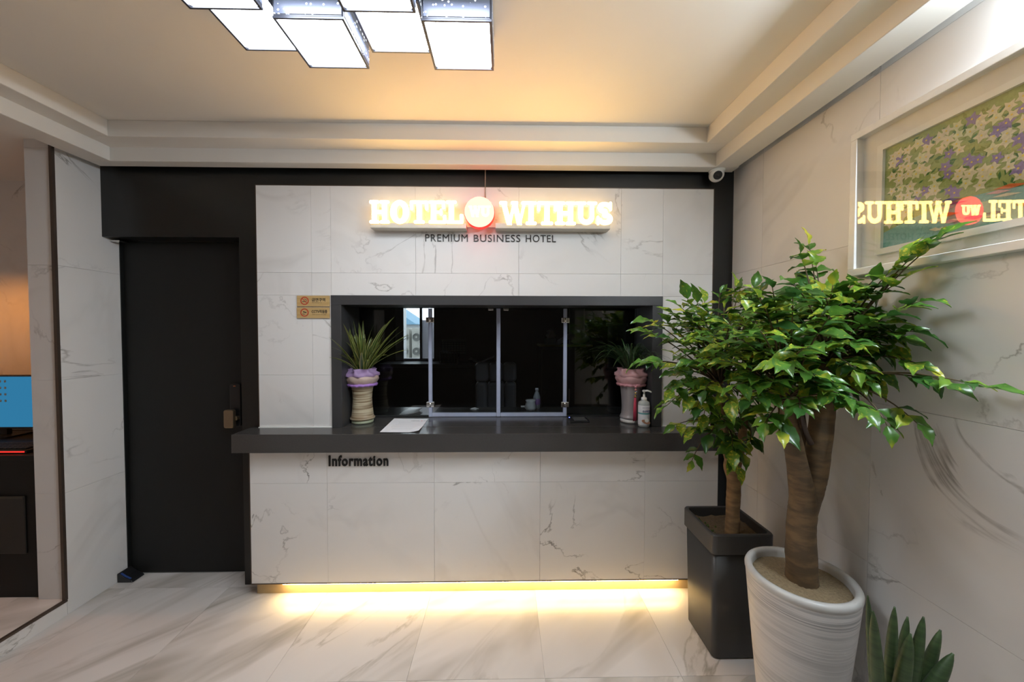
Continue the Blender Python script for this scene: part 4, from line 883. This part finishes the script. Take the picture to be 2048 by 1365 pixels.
# outdoors
struct(B(-12, 8, 5.3, 30, -.6, at(820, 722, Y=7.2).z).build('ground_outside', mat('concrete yard', (.45, .45, .44), .9)), 'pale concrete yard outside the office window', 'ground')
def ac(u0, u1, v0, v1, Y, label):
    a, b = at(u0, v1, Y=Y), at(u1, v0, Y=Y)
    t = thing('air_conditioner', label, 'air conditioner', ((a.x+b.x)/2, Y+.2, a.z), 'outdoor units beyond the office window')
    B(a.x, b.x, Y, Y+.35, a.z, b.z).build('casing', mat('beige metal casing', (.55, .54, .50), .5), t, bevel=.01)
    for fz in (.28, .72):
        cz_ = a.z+(b.z-a.z)*fz; r_ = min((b.x-a.x)*.42, (b.z-a.z)*.2)
        f_ = MB().rings([[((a.x+b.x)/2+r*math.cos(2*PI*j/24), Y-d_, cz_+r*math.sin(2*PI*j/24)) for j in range(24)] for r, d_ in ((r_, 0), (r_, .02), (r_*.85, .02), (r_*.8, .004))], cap=(False, True)).build('fan_grille', mat('grey fan', (.22, .22, .21), .5), t)
        MB().rings([[((a.x+b.x)/2+r*math.cos(2*PI*j/16), Y-d_, cz_+r*math.sin(2*PI*j/16)) for j in range(16)] for r, d_ in ((r_*.3, .006), (r_*.25, .02))], cap=(False, True)).build('fan_hub', mat('beige hub', (.5, .49, .45), .5), f_)
ac(798, 818, 657, 722, 7.2, 'beige outdoor air conditioner with a dark gap beside it'); ac(824, 842, 657, 722, 7.2, 'beige double fan outdoor air conditioner nearest the window mullion')
rf0, rf1 = at(805, 650, Y=16), at(840, 650, Y=16)
rf = thing('outdoor_shed', 'pale shed with a light blue sloping roof far outside', 'building', (rf0.x, 17, -.5))
B(rf0.x-1.6, rf1.x-.1, 16.2, 18.8, -.5, rf0.z).build('wall', mat('shed wall', (.5, .5, .5), .8), rf)
ra, rb = at(801, 629, Y=16), at(830, 648, Y=16)
MB().prism([(ra.x-2, ra.z+2*(ra.z-rb.z)/(rb.x-ra.x)), (ra.x-2, rf0.z), (rb.x+.3, rf0.z), (rb.x, rb.z)], 'y', 16, 19).build('roof', mat('light blue roof', (.22, .42, .60), .5), rf)
# ledge under the office window
lz = wz0
ld = tag(B(wx0-.1, at(1000, 720, Y=4.75).x, 4.55, OYB-.03, lz-.06, lz-.01).build('window_ledge', mat('grey ledge', (.16, .17, .18), .4)), 'grey ledge running below the office window', 'ledge')
ca = at(884, 709, Y=OYB-.01); cbp = at(931, 680, Y=OYB-.01)
cal = thing('wall_planner', 'pale wall planner with a grid on the dark office wall', 'calendar', (ca.x, OYB, ca.z))
B(ca.x, cbp.x, OYB-.012, OYB-.001, ca.z, cbp.z).build('sheet', mat('pale planner', (.42, .46, .44), .7), cal)
gr = MB()
for i in range(9): gr.box(ca.x+(cbp.x-ca.x)*i/8.2, ca.x+(cbp.x-ca.x)*i/8.2+.005, OYB-.0135, OYB-.012, ca.z, ca.z+(cbp.z-ca.z)*.8)
for i in range(6): gr.box(ca.x, cbp.x, OYB-.0135, OYB-.012, ca.z+(cbp.z-ca.z)*.8*i/5, ca.z+(cbp.z-ca.z)*.8*i/5+.005)
gr.build('grid_line', mat('planner ink', (.12, .14, .13), .7), cal)
# basket and folded sheets on the ledge
bk0, bk1 = at(880, 722, Y=4.6), at(915, 705, Y=4.6)
bk = thing('desk_basket', 'black wire basket on the ledge below the wall planner', 'basket', ((bk0.x+bk1.x)/2, 4.68, lz-.01))
m_b = MB()
bz0, bz1 = lz-.009, bk1.z
for z in (bz0+.005, (bz0+bz1)/2, bz1): m_b.tube([(bk0.x, 4.6, z), (bk1.x, 4.6, z), (bk1.x, 4.8, z), (bk0.x, 4.8, z), (bk0.x, 4.6, z)], .006, 6)
for k in range(7): x = bk0.x+(bk1.x-bk0.x)*k/6; m_b.tube([(x, 4.6, bz0), (x, 4.6, bz1)], .005, 6); m_b.tube([(x, 4.8, bz0), (x, 4.8, bz1)], .005, 6)
m_b.build('wires', m_dark, bk); B(bk0.x+.01, bk1.x-.01, 4.61, 4.79, bz0+.002, bz1-.02).build('lining', m_darkm, bk)
fs = thing('folded_paper', 'pale folded sheet lying open on the office ledge', 'paper', (at(965, 718, Y=4.65).x, 4.65, lz-.01))
f0, f1, f2 = at(938, 720, Y=4.62).x, at(958, 720, Y=4.62).x, at(988, 720, Y=4.62).x
MB().prism([(f0, lz+.05), (f1, lz-.008), (f2, lz+.07), (f2, lz+.075), (f1, lz-.002), (f0, lz+.055)], 'y', 4.6, 4.85).build('sheet', m_pap, fs)
# office chair
chx = at(992, 750, Y=3.3).x
ch = thing('office_chair', 'black padded leather office chair behind the glass', 'chair', (chx, 3.15, 0)); m_lea = mat('black leather', (.15, .15, .17), .38, bump=.1)
zt0, zb0 = at(992, 726, Y=3.25).z, at(992, 808, Y=3.25).z
def cushion(name, x0, x1, y, z0, z1, th): return MB().prism(rrect(x0, x1, z0, z1, min(.035, (z1-z0)/2.2, (x1-x0)/2.2)), 'y', y, y+th).build(name, m_lea, ch, bevel=.03, seg=3)
hw = (at(1034, 750, Y=3.25).x-at(950, 750, Y=3.25).x)/2
for k in range(3): cushion('head_cushion', chx-hw+k*hw*.667+.002, chx-hw+(k+1)*hw*.667-.002, 3.24, zt0-.17, zt0, .12)
cushion('backrest', chx-hw*.98, chx-hw*.42, 3.26, zb0-.14, zt0-.175, .11); cushion('backrest', chx+hw*.42, chx+hw*.98, 3.26, zb0-.14, zt0-.175, .11); cushion('backrest', chx-hw*.42, chx+hw*.42, 3.28, zb0-.14, zt0-.175, .10)
MB().prism(rrect(chx-hw, chx+hw, 2.90, 3.32, .08), 'z', .42, .53).build('seat', m_lea, ch, bevel=.03, seg=3)
for s in (-1, 1): MB().tube([(chx+s*(hw+.02), 3.28, .62), (chx+s*(hw+.03), 3.1, .68), (chx+s*(hw+.03), 2.98, .66), (chx+s*(hw-.02), 2.98, .5)], .02, 8).build('armrest', m_dark, ch)
MB().tube([(chx, 3.12, .42), (chx, 3.12, .08)], .025, 10).build('gas_lift', m_dark, ch)
for k in range(5):
    a = 2*PI*k/5+.3; lg = MB().tube([(chx, 3.12, .10), (chx+.28*math.cos(a), 3.12+.28*math.sin(a), .07)], [.022, .014], 8).build('base_leg', m_dark, ch)
    MB().tube([(chx+.28*math.cos(a)-.02, 3.12+.28*math.sin(a), .03), (chx+.28*math.cos(a)+.02, 3.12+.28*math.sin(a), .03)], .029, 12).build('caster', m_dark, lg)
# shelf cabinet with tissue box and parcel
sx0, sx1 = at(1080, 700, Y=4.2).x, at(1185, 700, Y=4.2).x; sz = at(1100, 690, Y=4.2).z
cbn = thing('office_cabinet', 'dark office cabinet with a yellow-edged top board', 'cabinet', ((sx0+sx1)/2, 4.4, 0))
B(sx0+.02, sx1, 4.22, 4.6, 0, sz-.02).build('body', mat('dark cabinet', (.02, .02, .02), .5), cbn)
for k in range(2): d_ = B(sx0+.02+(sx1-sx0-.02)*k/2+.004, sx0+.02+(sx1-sx0-.02)*(k+1)/2-.004, 4.205, 4.22, .05, sz-.05).build('door', mat('dark cabinet', (.02, .02, .02), .5), cbn); B(sx0+(sx1-sx0)/2+(.03 if k else -.02), sx0+(sx1-sx0)/2+(.04 if k else -.01), 4.19, 4.205, .7, .85).build('handle', m_alu, d_)
B(sx0, sx1, 4.19, 4.6, sz-.02, sz).build('top_board', mat('yellow board edge', (.40, .36, .06), .5), cbn)
t0, t1 = at(1090, 688, Y=4.25), at(1112, 672, Y=4.25)
tsb = thing('tissue_box', 'pale green tissue box with a tissue sticking up on the cabinet', 'tissue box', ((t0.x+t1.x)/2, 4.3, sz))
B(t0.x, t1.x, 4.24, 4.36, sz+.001, sz+.075).build('box', mat('pale green card', (.38, .48, .44), .7), tsb, bevel=.002)
MB().lathe([(.035, 0), (.05, .03), (.03, .06), (.045, .085), (.004, .11)], ((t0.x+t1.x)/2+.01, 4.3, sz+.074), 14, wob=lambda i, j: 1+.35*math.sin(j*2.1+i)).build('tissue', m_pap, tsb)
p0, p1 = at(1114, 688, Y=4.25), at(1142, 668, Y=4.25)
prc = thing('white_carton', 'white carton leaning at a slant on the cabinet', 'box', ((p0.x+p1.x)/2, 4.3, sz))
mb = MB().prism([(p0.x, sz+.001), (p0.x+.012, sz+.05), (p1.x+.01, p1.z+.02), (p1.x+.02, p1.z-.04), (p1.x-.02, p1.z-.055), (p0.x+.03, sz+.001)], 'y', 4.24, 4.34).build('carton', m_pap, prc, bevel=.002)
q0 = at(1164, 680, Y=4.25)
bag = thing('plastic_bag', 'crumpled translucent plastic bag on the cabinet', 'bag', (q0.x, 4.32, sz))
MB().lathe([(.06, .001), (.095, .03), (.10, .075), (.07, .12), (.03, .15), (.045, .175)], (q0.x, 4.32, sz), 22, wob=lambda i, j: 1+.22*math.sin(j*1.9+i*1.3)).build('bag_body', mat('grey film', (.22, .22, .21), .3), bag)
# pale blind hanging at the far end
bl0, bl1 = at(1215, 735, Y=OYB-.03), at(1252, 652, Y=OYB-.03)
blind = thing('roller_blind', 'pale blue roller blind on the dark office wall behind the silver vase', 'blind', (bl0.x, OYB-.03, bl0.z))
B(bl0.x, bl1.x, OYB-.03, OYB-.026, bl0.z, bl1.z).build('fabric', mat('pale blue blind', (.22, .27, .32), .8), blind); MB().tube([(bl0.x-.02, OYB-.035, bl1.z+.02), (bl1.x+.02, OYB-.035, bl1.z+.02)], .022, 10).build('roller', m_alu, blind); B(bl0.x, bl1.x, OYB-.034, OYB-.022, bl0.z-.015, bl0.z).build('bottom_bar', m_alu, blind)
wp0, wp1 = at(1140, 690, Y=OYB-.03), at(1168, 618, Y=OYB-.03)  # grey-green stretch of office wall, added here as a separate edged board
pst = thing('wall_strip', 'grey strip of office wall above the cabinet, added as a board', 'board', (wp0.x, OYB-.02, wp0.z))
B(wp0.x, wp1.x, OYB-.02, OYB-.001, wp0.z, wp1.z+.2).build('board', mat('grey board', (.24, .27, .26), .7), pst); B(wp0.x-.012, wp1.x+.012, OYB-.014, OYB-.001, wp0.z-.012, wp1.z+.212).build('board_edge', m_alu, pst)
# bits on the inner end of the countertop
def small(u, v): p = at(u, v, Z=ZS); p.y = min(p.y, 2.69); return p
p = small(1074, 817)
wbt = thing('water_bottle', 'clear plastic water bottle with a purple label behind the glass', 'bottle', (p.x, 2.67, ZS)); bc = Vector((p.x, 2.67, ZS))
MB().lathe([(.022, .0004), (.026, .006), (.026, .085), (.024, .09), (.014, .118), (.010, .124), (.010, .132)], bc, 24).build('body', mat('clear bottle plastic', (.5, .55, .62), .1, trans=.5, ior=1.3), wbt)
MB().lathe([(.0264, .030), (.0266, .031), (.0266, .072), (.0264, .073)], bc, 24, cap=(False, False)).build('label', mat('purple label', (.22, .12, .32), .5), wbt)
MB().lathe([(.0125, .130), (.0125, .146), (.011, .148)], bc, 20).build('cap', mat('white cap', (.5, .52, .6), .4), wbt)
p = small(1062, 818)
cp_ = thing('crumpled_wrapper', 'crumpled white plastic wrapper in front of the water bottle', 'wrapper', (p.x-.005, 2.60, ZS))
MB().lathe([(.030, .001), (.038, .02), (.034, .045), (.028, .06), (.036, .075), (.01, .08)], (p.x-.005, 2.60, ZS), 16, wob=lambda i, j: 1+.2*math.sin(j*2.3+i*1.7)).build('film', mat('white film', (.5, .52, .56), .35), cp_)
p = small(1047, 816)
cd = thing('small_carton', 'small dark carton with a pale top beside the crumpled wrapper', 'box', (p.x, 2.62, ZS))
B(p.x-.02, p.x+.02, 2.60, 2.65, ZS+.0003, ZS+.022).build('carton', m_dark, cd, bevel=.002); B(p.x-.02, p.x+.02, 2.60, 2.65, ZS+.022, ZS+.024).build('lid', m_pap, cd)
p = small(950, 818)
tp_ = thing('tissue_scrap', 'white tissue scrap on the counter end behind the glass', 'paper', (p.x, 2.64, ZS))
MB().lathe([(.03, .001), (.024, .006), (.008, .012)], (p.x, 2.64, ZS), 10, wob=lambda i, j: 1+.3*math.sin(j*2.6+i)).build('scrap', m_pap, tp_)
p = small(822, 826)
pp = thing('glossy_leaflet', 'glossy curled leaflet on the counter end behind the glass', 'leaflet', (p.x, 2.55, ZS))
mb = MB(); n = 8
prof_ = [(p.x-.06+.016*i, ZS+.001+.018*(i/n)**3) for i in range(n+1)]
mb.prism(prof_+[(a, b+.0012) for a, b in reversed(prof_)], 'y', 2.48, 2.62).build('leaflet', mat('glossy leaflet', (.55, .55, .55), .2), pp)
